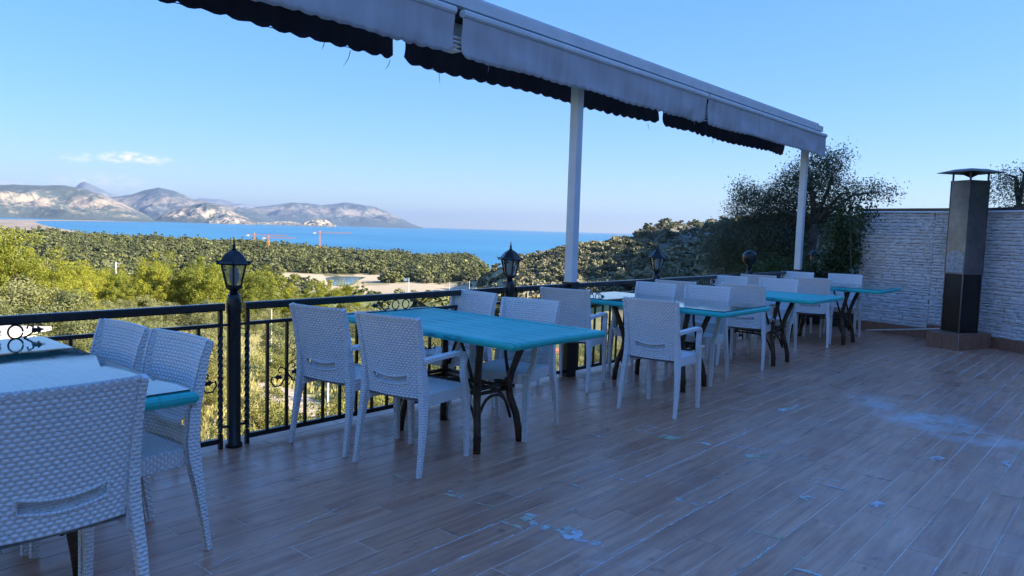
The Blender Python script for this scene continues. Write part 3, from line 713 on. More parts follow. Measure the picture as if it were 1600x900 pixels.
# big dark tree behind the far corner, ivy on the wall end, tree behind the wall
def branches(mb, base, tips, r0):
    for t in tips:
        b = Vector(base); e = Vector(t); mid = b.lerp(e, .5)+Vector((random.uniform(-.2, .2), random.uniform(-.2, .2), .25))
        mb.tube([b, b.lerp(mid, .6), mid, mid.lerp(e, .6), e], [r0, r0*.8, r0*.6, r0*.35, r0*.1], 6)
def px_at(px, py, dist):     # point on a sight line at a horizontal depth
    d = dirof(px, py); return CAM+d*(dist/d.dot(Vector((math.cos(YAW), math.sin(YAW), 0))))
def leafy(parent, name, mat, blobs, dens, leaf, seed, aspect=.3):
    rng = np.random.RandomState(seed); Vs = []
    for (c, rx, rz) in blobs:
        N = int(dens*rx*rx*rz**.5*1.0)+60; ncl = max(int(N/32), 3)
        d = rng.normal(size=(ncl, 3)); d /= np.linalg.norm(d, axis=1)[:, None]; cc = d*(rng.uniform(.15, 1.0, ncl)**.55)[:, None]*np.array([rx, rx, rz])
        C = np.repeat(cc, 32, 0); M2 = len(C); C = C+rng.normal(size=(M2, 3))*.095+np.array(c)
        a = rng.normal(size=(M2, 3)); a /= np.linalg.norm(a, axis=1)[:, None]; b = np.cross(a, rng.normal(size=(M2, 3))); b /= np.linalg.norm(b, axis=1)[:, None]; s = leaf*rng.uniform(.6, 1.4, M2)[:, None]
        Vs.append(np.stack([C-a*s, C+b*s*aspect, C+a*s, C-b*s*aspect], 1).reshape(-1, 3))
    V = np.concatenate(Vs); N = len(V)//4; mb = MB(); mb.add([tuple(v) for v in V], [(4*i, 4*i+1, 4*i+2, 4*i+3) for i in range(N)]); return mb.build(name, mat, parent)
D0 = 14.0
def bl(px, py, rpx, dep=D0, squash=.85): 
    c = px_at(px, py, dep); return (tuple(c), rpx*dep/F, rpx*dep/F*squash)
t = thing('olive_tree', 'large dark olive tree rising behind the far white awning post', 'tree')
blobs = [bl(1175, 330, 42, 14.5), bl(1150, 375, 40, 14.5), bl(1200, 380, 45, 14), bl(1215, 320, 36, 14), bl(1245, 290, 34, 14), bl(1270, 262, 30, 13.8), bl(1300, 255, 24, 13.5), bl(1290, 290, 32, 13.5), bl(1325, 300, 22, 13.2),
         bl(1360, 298, 20, 13.2, .6), bl(1385, 300, 16, 13.2, .5), bl(1255, 330, 36), bl(1300, 330, 30), bl(1230, 370, 42), bl(1130, 400, 36, 15), bl(1180, 415, 38, 14.5), bl(1235, 412, 36), bl(1310, 370, 24), bl(1165, 300, 20, 14.5), bl(1320, 240, 12, 13.5)]
leafy(t, 'crown', M_['dark_leaf'], blobs, 32000, .024, 77, .34)
mb = MB(); base = px_at(1268, 395, 13.6); base.z = -1.5; fork = px_at(1272, 350, 13.6)
mb.tube([base, base.lerp(fork, .5)+Vector((.08, .05, 0)), fork], [.13, .09, .07], 8)
branches(mb, fork, [px_at(a, b, 13.8) for a, b in ((1270, 265), (1300, 262), (1200, 320), (1165, 340), (1330, 300), (1372, 300), (1240, 292), (1215, 372), (1320, 360))], .045); mb.build('trunk', M_['bark'], t, True)
t = thing('olive_tree', 'smaller dark tree whose top shows above the wall right of the flue', 'tree')
leafy(t, 'crown', M_['dark_leaf'], [bl(1570, 292, 20, 15), bl(1590, 285, 24, 15), bl(1555, 305, 16, 15), bl(1620, 300, 34, 15), bl(1600, 330, 40, 15), bl(1565, 275, 11, 15), bl(1592, 262, 8, 15)], 15000, .024, 78, .34)
mb = MB(); b0 = px_at(1595, 400, 15); b0.z = 0; f0 = px_at(1592, 320, 15); mb.tube([b0, f0], [.12, .09], 7); branches(mb, f0, [px_at(a, b, 15) for a, b in ((1568, 272), (1592, 262), (1615, 290))], .05); mb.build('trunk', M_['bark'], t, True)
t = thing('ivy', 'dark climbing ivy hanging over the left end of the stone wall', 'climbing plant')
leafy(t, 'leaves', M_['ivy'], [bl(1328, 335, 17, 11.2, 1), bl(1316, 360, 20, 11.3, 1.2), bl(1330, 385, 15, 11.3, 1.3), bl(1315, 400, 17, 11.4, 1), bl(1342, 350, 10, 10.6, 1.6), bl(1325, 415, 15, 11.3, .9), bl(1300, 408, 13, 11.5, .9), bl(1350, 330, 10, 10.5, .6)], 52000, .021, 79, .7)
mb = MB()
for a, b in ((1342, 380), (1348, 350), (1330, 428), (1355, 345)):
    mb.tube([px_at(1328, 330, 11), px_at((1328+a)/2, (330+b)/2-6, 10.8), px_at(a, b, 10.7)], .008, 4)
mb.build('stem', M_['bark'], t)
t = thing('hedge', 'green hedge behind the far corner of the railing', 'hedge')
leafy(t, 'leaves', M_['hedge'], [bl(1205, 420, 15, 11.6, .6), bl(1228, 417, 14, 11.5, .6), bl(1252, 420, 13, 11.5, .6), bl(1285, 420, 15, 11.4, .6), bl(1310, 423, 15, 11.3, .6), bl(1172, 424, 14, 12, .6)], 42000, .02, 80, .7)
mb = MB(); mb.box((12.15, 4.45, .22), (1.9, .42, 1.2)); mb.box((12.2, 3.86, .38), (.35, .74, .9)); mb.build('planter_box', M_['clay'], t)

# ---------------------------------------------------------------- houses, poles, cranes in the valley
def house(px, py_roof, depth, wx, wy, wall_h, rz, roofmat, label, flat=False, wins=3):
    a = at(px, depth); z0 = a.z-.5; hz = 334.2+.031*px; top = CH-(py_roof-hz)/F*depth
    hgt = max(top-z0-(.5 if flat else wy*.22), wall_h); t = thing('house', label, 'house', (a.x, a.y, z0), rz)
    MB().box((0, 0, hgt/2), (wx, wy, hgt)).build('wall', M_['white_wall'], t)
    if flat: MB().box((0, 0, hgt+.12), (wx+.8, wy+.8, .24)).build('roof', roofmat, t)
    else:
        rh = wy*.22; X, Y = wx/2+.5, wy/2+.5; mb = MB(); mb.add([(-X, -Y, hgt), (X, -Y, hgt), (X, Y, hgt), (-X, Y, hgt), (-X+Y*.7, 0, hgt+rh), (X-Y*.7, 0, hgt+rh), (-X, -Y, hgt-.2), (X, -Y, hgt-.2), (X, Y, hgt-.2), (-X, Y, hgt-.2)],
            [(0, 1, 5, 4), (2, 3, 4, 5), (1, 2, 5), (3, 0, 4), (6, 7, 1, 0), (7, 8, 2, 1), (8, 9, 3, 2), (9, 6, 0, 3)]); rf = mb.build('roof', roofmat, t)
        MB().box((X*.4, Y*.3, hgt+rh), (.6, .6, 1.2)).build('chimney', M_['white_wall'], rf)
    wm = MB().box((0, 0, 0), (1.2, .12, 1.3)).mesh('window', M_['window'])
    for sg in (-1, 1):
        for i in range(wins): obj('window', wm, t, (-wx/2+wx*(i+.5)/wins, sg*(wy/2+.02), hgt-1.9))
    return t
house(-95, 512, 46, 8.6, 6, 2.6, YAW-math.pi/2, M_['roof_white'], 'low house with a pale flat roof below the left end of the railing', True)
house(672, 529, 165, 10, 8, 3, 1.1, M_['roof_red'], 'white house with an orange tiled roof seen under the first long table')
house(760, 545, 150, 10, 8, 3, .5, M_['roof_white'], 'pale flat-roofed house seen between the chair legs', True)
house(868, 545, 120, 9, 8, 3, .9, M_['roof_red'], 'house with a faded red roof left of the black post base')
house(740, 488, 330, 11, 8, 3, .7, M_['roof_red'], 'small white house with a dark red roof behind the two far chairs')
house(420, 396, 1650, 16, 10, 6, .6, M_['roof_red'], 'distant house with a red roof among the woods below the cranes')
house(404, 393, 1700, 14, 10, 6, .2, M_['roof_white'], 'distant pale house left of the red-roofed one in the woods', True)
t = thing('greenhouse', 'long low white greenhouse roofs beside the beach', 'greenhouse', tuple(gp(50, 366.5, SEA)), YAW-math.pi/2)
for i in range(5): MB().box((-110+i*55, (i % 2)*30, 4), (50, 60, 8)).build('greenhouse_bay', M_['white_wall'], t)
def pole(px, ytop, depth, label, arms=0, r=.12, sign=None):
    a = at(px, depth); H_ = max(top_h(px, depth, ytop), 1.5); t = thing('utility_pole', label, 'pole', tuple(a), YAW-math.pi/2)
    MB().tube([(0, 0, -.5), (0, 0, H_)], [r, r*.7], 8).build('pole', M_['pole_white'], t)
    for i in range(arms): MB().box((0, r, H_-.3-i*.75), (2.1, .14, .16)).build('crossarm', M_['pole_white'], t)
    if sign: MB().box((-.9*sign, .1, H_-.8*sign), (2.2*sign, .1, 1.2*sign)).build('sign_panel', simple('pale_blue_panel', (.25, .38, .5)), t)
    return t
pole(179, 409, 165, 'white telegraph pole with stacked crossarms above the left pines', 5, .2)
pole(513, 598, 34, 'short pale post beside the dirt road', 0, .07); pole(423, 484, 68, 'thin pale pole among the pines right of the first lantern', 0, .07)
pole(638, 434, 900, 'pole with a pale blue sign panel at the edge of the sandy clearing', 0, .5, 3)
pole(733, 439, 620, 'thin pale pole left of the second lantern', 0, .3); pole(702, 440, 700, 'thin pale pole in the valley farther left of the second lantern', 0, .3); pole(825, 450, 300, 'pale pole in the valley between second lantern and white post', 0, .22)
pole(474, 560, 48, 'thin broken pole beside the dirt track', 0, .06)
def crane(px, yj, depth, label, jl, jr):
    a = at(px, depth); H_ = top_h(px, depth, yj); t = thing('tower_crane', label, 'crane', tuple(a), YAW-math.pi/2); m = depth/F
    mb = MB()
    for sx in (-1, 1):
        for sy in (-1, 1): mb.box((sx*1.3, sy*1.3, H_/2), (.7, .7, H_))
    nseg = int(H_/5)
    for i in range(nseg):
        mb.tube([(-1.3, 1.3, i*5), (1.3, 1.3, i*5+5)], .3, 4); mb.tube([(1.3, -1.3, i*5), (-1.3, -1.3, i*5+5)], .3, 4)
    mb.build('mast', M_['crane'], t)
    mb = MB(); L = jr*m; b = -jl*m
    for z, y in ((0, -1.1), (0, 1.1), (2.2, 0)): mb.box(((L+b)/2, y, H_+z), (L-b, .6, .6))
    for i in range(int((L-b)/4)): mb.tube([(b+i*4, -1.1, H_), (b+i*4+2, 0, H_+2.2), (b+i*4+4, 1.1, H_)], .25, 4)
    mb.build('jib', M_['crane'], t); MB().box((b+3, 0, H_-1.5), (6, 3, 4.5)).build('counterweight', M_['crane_w'], t)
    MB().tube([(0, 0, H_), (0, 0, H_+7)], [1, .4], 4).build('tower_head', M_['crane'], t)
crane(498, 363.5, 2150, 'rightmost orange tower crane against the sea', 10, 49); crane(396, 367, 2000, 'leftmost orange tower crane above the woods', 12, 50); crane(418, 371.5, 1900, 'middle orange tower crane, lowest of the three', 9, 42)

# ---------------------------------------------------------------- terrace floor
YR = 4.13                               # railing line
ROWP, TL, GAP = .1465, .90, .0036
fl = MB(); fl.box((3.5, -1.0, -.1518), (21, 10.6, .3)); deck = tag(fl.build('floor', M_['grout']), kind='structure')
MB().box((3.5, 4.06, -1.9), (21, .4, 3.15)).build('deck_edge_wall', M_['concrete'], deck)
tiles = []
row = 0; y = 4.27
TILE_X = [('tile', TL)]
while y > -6.2:
    off = (row*0.317 % 1)*TL+random.uniform(-.05, .05); x = -6.0+off
    while x < 13.2:
        tiles.append((x+TL/2, y-ROWP/2)); x += TL
    y -= ROWP; row += 1
def tile_mesh(name, L, W, T=.008, bev=.0015):
    X, Y, b = L/2, W/2, bev; mb = MB()
    mb.add([(-X, -Y, -T), (X, -Y, -T), (X, Y, -T), (-X, Y, -T), (-X, -Y, -b), (X, -Y, -b), (X, Y, -b), (-X, Y, -b), (-X+b, -Y+b, 0), (X-b, -Y+b, 0), (X-b, Y-b, 0), (-X+b, Y-b, 0)],
           [(0, 1, 5, 4), (1, 2, 6, 5), (2, 3, 7, 6), (3, 0, 4, 7), (4, 5, 9, 8), (5, 6, 10, 9), (6, 7, 11, 10), (7, 4, 8, 11), (8, 9, 10, 11)]); return mb
def scr(p):
    u, v, d = proj((p[0], p[1], 0)); return (d > .3 and -120 < u < 1720 and -50 < v < 1050), (1/d if d > .3 else 0)
vis = sorted([(scr(p)[1], p) for p in tiles if scr(p)[0]], reverse=True)
ind = set(p for _, p in vis[:295])
tm = tile_mesh('tile', TL-GAP, ROWP-GAP).mesh('tile', M_['tile'])
mb = MB(); tints = []
for p in tiles:
    dz = random.uniform(-.0006, .0006)
    if p in ind: obj('tile', tm, deck, (p[0], p[1], dz))
    else:
        q = tile_mesh('', TL-GAP, ROWP-GAP); q.v = [(a+p[0], b+p[1], c+dz) for a, b, c in q.v]; mb.add(q.v, q.f); tints += [random.random()]*len(q.v)
rest = mb.build('tile_field', M_['tile'], deck); rest['kind'] = 'stuff'
at_ = rest.data.attributes.new('tint', 'FLOAT', 'POINT'); at_.data.foreach_set('value', tints)
# dried grout: strips along joints and blobs where they meet
def smear_strip(p0, p1, w0, w1, seed):
    rg = random.Random(seed); p0, p1 = Vector(p0), Vector(p1); L = (p1-p0).length; n = max(int(L/.03), 3); d = (p1-p0)/L; q = Vector((-d.y, d.x, 0)); vs = []; fs = []
    for i in range(n+1):
        t = i/n; w_ = (w0+(w1-w0)*t)*rg.uniform(.35, 1.3)*(min(1, 4*t+.15)*min(1, 4*(1-t)+.15)); o = rg.uniform(-.25, .25)*w_
        c = p0+(p1-p0)*t+q*rg.uniform(-.002, .002); w_ *= 1.5; vs += [c+q*(w_/2+o), c+q*o, c-q*(w_/2-o)]
    for i in range(n): fs += [(3*i, 3*i+1, 3*i+4, 3*i+3), (3*i+1, 3*i+2, 3*i+5, 3*i+4)]
    return [(a.x, a.y, .0022) for a in vs], fs, [.0, 1., .0]*(n+1)
def blob(poly, seed):
    rg = random.Random(seed); pts = [gp(*p) for p in poly]; out = []
    for i in range(len(pts)):
        a, b = pts[i], pts[(i+1) % len(pts)]
        for k_ in range(5): q = a.lerp(b, k_/5); out.append((q.x+rg.uniform(-.008, .008), q.y+rg.uniform(-.008, .008), .003))
    n = len(out); cx = sum(o_[0] for o_ in out)/n; cy = sum(o_[1] for o_ in out)/n
    out = [(cx+(a-cx)*1.35, cy+(b-cy)*1.35, c) for a, b, c in out]; mid = [(cx+(a-cx)*.55, cy+(b-cy)*.55, c) for a, b, c in out]
    mb = MB(); mb.add(out+mid+[(cx, cy, .003)], [(i, (i+1) % n, n+(i+1) % n, n+i) for i in range(n)]+[(n+i, n+(i+1) % n, 2*n) for i in range(n)]); mb.al = [0.]*n+[1.]*n+[1.]; return mb
def smear_obj(mb, al):
    o = mb.build('grout_smear', M_['smear'], deck); o.data.attributes.new('alpha', 'FLOAT', 'POINT').data.foreach_set('value', al); return o
def strip_obj(*a):
    v, f, al = smear_strip(*a); mb = MB(); mb.add(v, f); return smear_obj(mb, al)
for i, P in enumerate([[(812, 812), (822, 802), (838, 804), (834, 812), (822, 816)], [(872, 832), (890, 820), (912, 834), (908, 842), (884, 844), (876, 838)], [(1022, 684), (1036, 680), (1066, 684), (1048, 688)],
        [(1358, 788), (1370, 784), (1388, 788), (1372, 794)], [(1452, 714), (1470, 712), (1476, 718), (1456, 722)], [(1248, 777), (1262, 775), (1274, 779), (1258, 783)],
        [(1158, 712), (1176, 710), (1200, 716), (1180, 718)], [(1562, 722), (1580, 720), (1578, 732)], [(1088, 692), (1104, 690), (1112, 697)], [(1215, 640), (1230, 636), (1250, 633), (1240, 640), (1222, 645)]]):
    b_ = blob(P, i); smear_obj(b_, b_.al)
def rowy(y): return 4.27-round((4.27-y)/ROWP)*ROWP
def px_strip(a, b, w, seed):
    strip_obj(gp(*a), gp(*b), w, w, seed)
for i, (a, b, w_) in enumerate([((818, 814), (868, 826), .07), ((862, 824), (895, 842), .05), ((890, 840), (944, 855), .06), ((745, 786), (786, 796), .015), ((980, 838), (1040, 800), .012), ((560, 780), (300, 899), .012), ((690, 765), (725, 775), .02),
        ((1040, 665), (1110, 646), .008), ((1170, 752), (1260, 790), .006), ((1240, 745), (1352, 756), .016), ((1385, 765), (1440, 772), .02), ((1450, 770), (1496, 778), .008), ((1420, 655), (1530, 668), .06), ((1440, 648), (1500, 664), .07),
        ((1250, 606), (1300, 604), .02), ((1455, 601), (1540, 640), .01), ((1005, 560+270/2.647), (1066, 560+330/2.647), .02), ((1130, 560+355/2.647), (1200, 560+385/2.647), .02), ((1235, 700), (1310, 695), .012)]):
    px_strip(a, b, w_, 100+i)
rg = random.Random(21)
for i in range(55):     # grout left in the long joints
    y0 = rowy(rg.uniform(-.9, 3.0)); x0 = rg.uniform(1.2, 9.5); L = rg.uniform(.4, 2.6)
    strip_obj((x0, y0, 0), (x0+L, y0, 0), rg.uniform(.006, .016), rg.uniform(.006, .022), 300+i)
for i in range(95):     # and in the short ones
    p = rg.choice([t_ for t_ in tiles if 2 < t_[0] < 10.5 and -.8 < t_[1] < 3.2]); x0 = p[0]+TL/2
    strip_obj((x0, p[1]-ROWP*.6, 0), (x0, p[1]+ROWP*.6, 0), rg.uniform(.012, .06), rg.uniform(.012, .05), 500+i)

# ---------------------------------------------------------------- railing, lamp posts, awning posts
LX = [-5.08, -2.66, -.24, 2.19, 4.67, 7.09, 9.51, 11.93]
def spiral(cx, cz, r, a0, turns, sg=1, n=26):
    return [(cx+sg*(r*(1-.72*i/n))*math.cos(a0+turns*2*math.pi*i/n), 0, cz+(r*(1-.72*i/n))*math.sin(a0+turns*2*math.pi*i/n)) for i in range(n+1)]
def leaf3(c, sg, s=.05):
    x, z = c; mb = MB(); out = [(0, 0), (.25, .35), (.55, .30), (.62, .55), (1.0, .25), (1.5, .12), (1.0, -.02), (.7, -.35), (.5, -.15), (.2, -.3)]
    vs = [(x+sg*a*s, yy, z+b*s) for yy in (-.006, .006) for a, b in out]; n = len(out)
    mb.add(vs, [tuple(range(n)), tuple(range(2*n-1, n-1, -1))]+[(i, (i+1) % n, n+(i+1) % n, n+i) for i in range(n)]); return mb
def scroll_side(t, cx, cz):
    """pair of C-scrolls with leaves either side of a baluster"""
    for sg in (-1, 1):
        mb = MB(); dz = .012*sg
        p = [(cx+sg*.004, 0, cz+.05), (cx+sg*.012, 0, cz+.0+dz), (cx+sg*.045, 0, cz-.045+dz), (cx+sg*.085, 0, cz-.045+dz), (cx+sg*.11, 0, cz-.012+dz), (cx+sg*.10, 0, cz+.02+dz)]
        mb.tube(p, .0055, 6); q = [(cx+sg*.004, 0, cz-.01), (cx+sg*.012, 0, cz+.06+dz), (cx+sg*.04, 0, cz+.075+dz), (cx+sg*.06, 0, cz+.058+dz), (cx+sg*.052, 0, cz+.038+dz), (cx+sg*.04, 0, cz+.042+dz)]
        mb.tube(q, .005, 6); sc = mb.build('scroll', M_['iron'], t); leaf3((cx+sg*.035, cz+.008+dz), sg, .042).build('leaf', M_['iron'], sc)
def top_scroll(t, cx, z0, z1):
    mb = MB(); r = (z1-z0)/2-.004; zc = (z0+z1)/2
    for dx in (-.095, 0, .095): mb.tube([(cx+dx+r*.95*math.cos(a), 0, zc+r*math.sin(a)) for a in np.linspace(0, 6.1, 22)], .0045, 6)
    for sg in (-1, 1):
        mb.tube([(cx+sg*.13, 0, z0+.004), (cx+sg*.165, 0, zc-.01), (cx+sg*.17, 0, zc+.02), (cx+sg*.15, 0, zc+.03), (cx+sg*.143, 0, zc+.012)], .0045, 6)
    o = mb.build('scroll', M_['iron'], t)
    for sg in (-1, 1): leaf3((cx+sg*.165, zc), sg, .04).build('leaf', M_['iron'], o)
ZT0, ZT1, ZM, ZB = .83, .875, .745, .05
def rail_section(x0, x1, label):
    t = thing('railing', label, 'railing', ((x0+x1)/2, YR, 0), 0, 'black iron railing panels along the edge of the terrace'); h = (x1-x0)/2
    MB().sweep([(-h-.02, 0, (ZT0+ZT1)/2), (h+.02, 0, (ZT0+ZT1)/2)], [(.045, .045)]*2, ch=.3).build('handrail', M_['iron_top'], t)
    MB().box((0, 0, ZM), (2*h, .022, .022)).build('middle_rail', M_['iron'], t); MB().box((0, 0, ZB), (2*h, .025, .03)).build('bottom_rail', M_['iron'], t)
    for sg in (-1, 1):
        mb = MB(); n = 22      # twisted square end post
        pts = []; vs = []; fs = []
        for i in range(n*3+1):
            z = .0+(ZT0-.002)*i/(n*3); a = z*38 if .1 < z < .7 else 0; rr = .016
            for k_ in range(4): vs.append((sg*h+rr*math.cos(a+math.pi/4+k_*math.pi/2), rr*math.sin(a+math.pi/4+k_*math.pi/2), z))
        for i in range(n*3):
            for k_ in range(4): fs.append((4*i+k_, 4*i+(k_+1) % 4, 4*i+4+(k_+1) % 4, 4*i+4+k_))
        mb.add(vs, fs); mb.build('end_post', M_['iron'], t)
    nb = int(round(2*h/.1345)); bm = MB().box((0, 0, (ZM+ZB)/2), (.017, .017, ZM-ZB-.02)).mesh('baluster', M_['iron']); xs = []
    for i in range(1, nb): xx = -h+2*h*i/nb; xs.append(xx); obj('baluster', bm, t, (xx, 0, 0))
    for i in (1, 6, 10, 15):
        if i < len(xs): scroll_side(t, xs[i], .385)
    top_scroll(t, .0, ZM+.011, ZT0); return t
names = ['railing panel far left outside the first table', 'railing panel left of the first table', 'railing panel behind the nearest table, left of the first lamp post', 'railing panel between the first and second lamp posts behind the long turquoise table', 'railing panel between the second and third lamp posts, with the white post in it',
         'railing panel between the third lamp post and the round-headed post', 'last railing panel before the far corner']
for i in range(2, len(LX)-1): rail_section(LX[i]+.085, LX[i+1]-.085, names[i])
def lamp_post(x, label, round_head=False):
    t = thing('lamp_post', label, 'lamp post', (x, YR, 0), 0, 'black lamp posts along the railing')
    MB().lathe([(.05, 0), (.05, .02), (.04, .03), (.04, .80), (.044, .82), (.044, .88), (.036, .90), (.036, .925)], n=14).build('pole', M_['iron'], t, True)
    mb = MB()
    for z in (.13, .745): mb.box((0, 0, z), (.17, .012, .014))
    mb.build('bracket', M_['iron'], t)
    if round_head:
        MB().lathe([(.02, .92), (.035, .96), (.03, .985), (.062, 1.01), (.09, 1.05), (.098, 1.09), (.09, 1.13), (.062, 1.165), (.02, 1.18), (.004, 1.185)], n=16).build('globe', M_['iron'], t, True); return t
    MB().lathe([(.02, .92), (.03, .935), (.022, .945), (.048, .962), (.048, .972)], n=12).build('lantern_base', M_['iron'], t)
    r0, r1, z0, z1 = .046, .078, .972, 1.105
    mbf = MB(); P0 = []
    for k_ in range(6):
        a, b = math.pi/3*k_, math.pi/3*(k_+1); g = MB(); q = .93
        p = [(r0*math.cos(a)*q, r0*math.sin(a)*q, z0), (r0*math.cos(b)*q, r0*math.sin(b)*q, z0), (r1*math.cos(b)*q, r1*math.sin(b)*q, z1), (r1*math.cos(a)*q, r1*math.sin(a)*q, z1)]
        g.add(p, [(0, 1, 2, 3)]); g.build('pane', M_['lantern_glass'], t)
        mbf.tube([(r0*math.cos(a), r0*math.sin(a), z0), (r1*math.cos(a), r1*math.sin(a), z1)], .006, 5)
        for r_, z_ in ((r0, z0), (r1, z1)): mbf.tube([(r_*math.cos(a), r_*math.sin(a), z_), (r_*math.cos(b), r_*math.sin(b), z_)], .005, 5)
    mbf.build('lantern_frame', M_['iron'], t)
    MB().lathe([(.108, 1.104), (.112, 1.112), (.088, 1.122), (.076, 1.140), (.055, 1.165), (.032, 1.182), (.014, 1.19)], n=6).build('lantern_roof', M_['iron'], t)
    mb = MB()
    for k_ in range(6): a = math.pi/3*k_; mb.tube([(.085*math.cos(a), .085*math.sin(a), 1.12), (.105*math.cos(a), .105*math.sin(a), 1.118), (.118*math.cos(a), .118*math.sin(a), 1.126)], [.006, .005, .002], 5)
    mb.build('roof_tip', M_['iron'], t)
    MB().lathe([(.012, 1.185), (.016, 1.195), (.007, 1.203), (.011, 1.215), (.006, 1.225), (.0045, 1.24), (.0015, 1.26)], n=8).build('finial', M_['iron'], t)
    MB().lathe([(.014, .975), (.016, .99), (.026, 1.01), (.03, 1.05), (.022, 1.075), (.005, 1.085)], n=12).build('bulb', M_['bulb'], t, True); return t
lamp_post(LX[2], 'black lantern post left of the frame'); lamp_post(LX[3], 'nearest black lantern post, between the two left railing panels'); lamp_post(LX[4], 'second black lantern post, left of the tall white post')
lamp_post(LX[5], 'third black lantern post, before the shaded hillside'); lamp_post(LX[6], 'black post with a dark round head instead of a lantern', True); lamp_post(LX[7], 'farthest lantern post, in front of the dark olive tree')
def white_post(x, label):
    t = thing('awning_post', label, 'post', (x, YR, 0), 0, 'white posts carrying the awning')
    MB().box((0, 0, .445), (.115, .115, .89)).build('base_sleeve', M_['iron'], t); mb = MB().sweep([(0, 0, .89), (0, 0, 2.93)], [(.09, .09)]*2, ch=.12); mb.build('shaft', M_['white_post'], t)
white_post(5.53, 'tall white post with a black base between second and third lamp posts'); white_post(11.27, 'farther white post under the right end of the awning'); white_post(-.3, 'white awning post left of the frame')

# ---------------------------------------------------------------- awning
aw = thing('awning', 'long folded grey awning with scalloped valances along the top of the white posts', 'awning', (0, 0, 0))
AX0, AX1 = -4.5, 11.62
def valance(x0, x1, y, ztop, zbot, mat, scal, amp, name, seed, fold=.012, label=None):
    nx = int((x1-x0)/.02); nz_ = 10; P = []
    for i in range(nz_+1):
        row = []
        for j in range(nx+1):
            x = x0+(x1-x0)*j/nx; e = min(x-x0, x1-x)
            amv = amp*(.55+.9*abs(noise.noise(Vector((x*1.7, seed, 4)))))
            b = zbot-amv*abs(math.sin(math.pi*(x-x0)/scal))**.8 + amp*.5 + (.02*noise.noise(Vector((x*.9, seed, 0))))
            if e < .06: b += (.06-e)*.5
            t = i/nz_; z = ztop+(b-ztop)*t
            cr = max(0, 1-abs((x-x0)*.8-t*.35)*5)*.02 + max(0, 1-abs((x1-x)*.9-t*.3)*6)*.014
            yy = y + cr*t + t*(1.6*fold*noise.noise(Vector((x*3.1, t*1.5, seed)))*2+ .12*fold*math.sin(x*23+seed)) + .02*t*noise.noise(Vector((x*.7, 0, seed+5)))
            row.append((x, yy, z))
        P.append(row)
    mb = MB(); mb.grid(P); o = mb.build(name, mat, aw, True); so = o.modifiers.new('thick', 'SOLIDIFY'); so.thickness = .003
    hem = MB(); hem.tube([(p[0], p[1]-.001, p[2]) for p in P[-1][::2]], .003, 4); hem.build('hem', M_['fab_light'] if mat != M_['fab_backlit'] else mat, o)
    if label: o['label'] = label
    return o
YI, YO = 3.95, 4.45
segI = [(-4.4, -.08), (-.03, 3.78), (3.86, 7.70), (7.75, 11.6)]
for i, (a, b) in enumerate(segI):
    valance(a, b, YI-.002, 2.905, 2.615, M_['fab_light'], .115, .020, 'valance', i*3.3, label='light grey inner valance')
    MB().sweep([(a, YI+.005, 2.922), (b, YI+.005, 2.922)], [(.06, .05)]*2, ch=.5).build('front_bar', M_['alu'], aw)
segO = [(-4.4, -.16), (-.1, 3.62), (3.74, 7.52), (7.62, 11.28)]
for i, (a, b) in enumerate(segO):
    valance(a, b, YO, 2.87, 2.615, M_['fab_backlit'], .15, .03, 'valance', 20+i*3.3, label='outer valance coloured dark as seen backlit')
    MB().sweep([(a, YO, 2.885), (b, YO, 2.885)], [(.05, .05)]*2, ch=.4).build('front_bar', M_['alu'], aw)
MB().box(((AX0+AX1)/2, 4.21, 2.952), (AX1-AX0-.1, .36, .03)).build('gap_shade_strip', M_['gap_shade'], aw)  # dark strip standing in for the shade below the cassette
mb = MB()
mb.box(((AX0+AX1)/2, 4.18, 3.01), (AX1-AX0-.25, .44, .075)); mb.build('cassette', M_['alu'], aw)
mb = MB(); mb.box(((AX0+AX1)/2, 4.18, 3.07), (AX1-AX0-.35, .34, .04)); mb.build('cassette_lid', M_['alu'], aw)
mb = MB(); mb.box(((AX0+AX1)/2, 4.2, 2.86), (AX1-AX0-.5, .085, .11)); mb.build('beam', M_['white_post'], aw)
for x in (-3.4, -.9, .7, 2.9, 4.5, 6.9, 8.4, 10.8):
    mb = MB(); mb.sweep([(x, YI+.03, 2.90), (x+.25, 4.16, 2.90)], [(.03, .035)]*2, side=(0, 0, 1)); mb.sweep([(x, YO-.03, 2.87), (x+.25, 4.24, 2.90)], [(.03, .035)]*2, side=(0, 0, 1)); mb.build('folding_arm', M_['alu'], aw)
for a, b in ((3.80, 3.84), (7.71, 7.74)):
    mb = MB()
    for z in (2.66, 2.69, 2.72, 2.75): mb.box(((a+b)/2+.02, 4.03, z), (.09, .10, .010))
    mb.build('bracket_plate', M_['alu'], aw)
for i, (x, yy, z0, L, cv) in enumerate([(3.02, YO, 2.61, .05, -.02), (3.24, YO, 2.60, .12, -.06), (3.6, YO, 2.60, .08, -.05), (4.1, YO, 2.60, .09, .01), (7.3, YO, 2.60, .07, .03), (8.9, YO, 2.6, .06, 0), (4.15, YI, 2.60, .06, -.01), (7.45, YI, 2.61, .05, 0)]):
    MB().tube([(x, yy, z0), (x+cv*.3, yy, z0-L*.5), (x+cv, yy, z0-L)], [.003, .003, .001], 4).build('loose_thread', M_['thread'], aw)

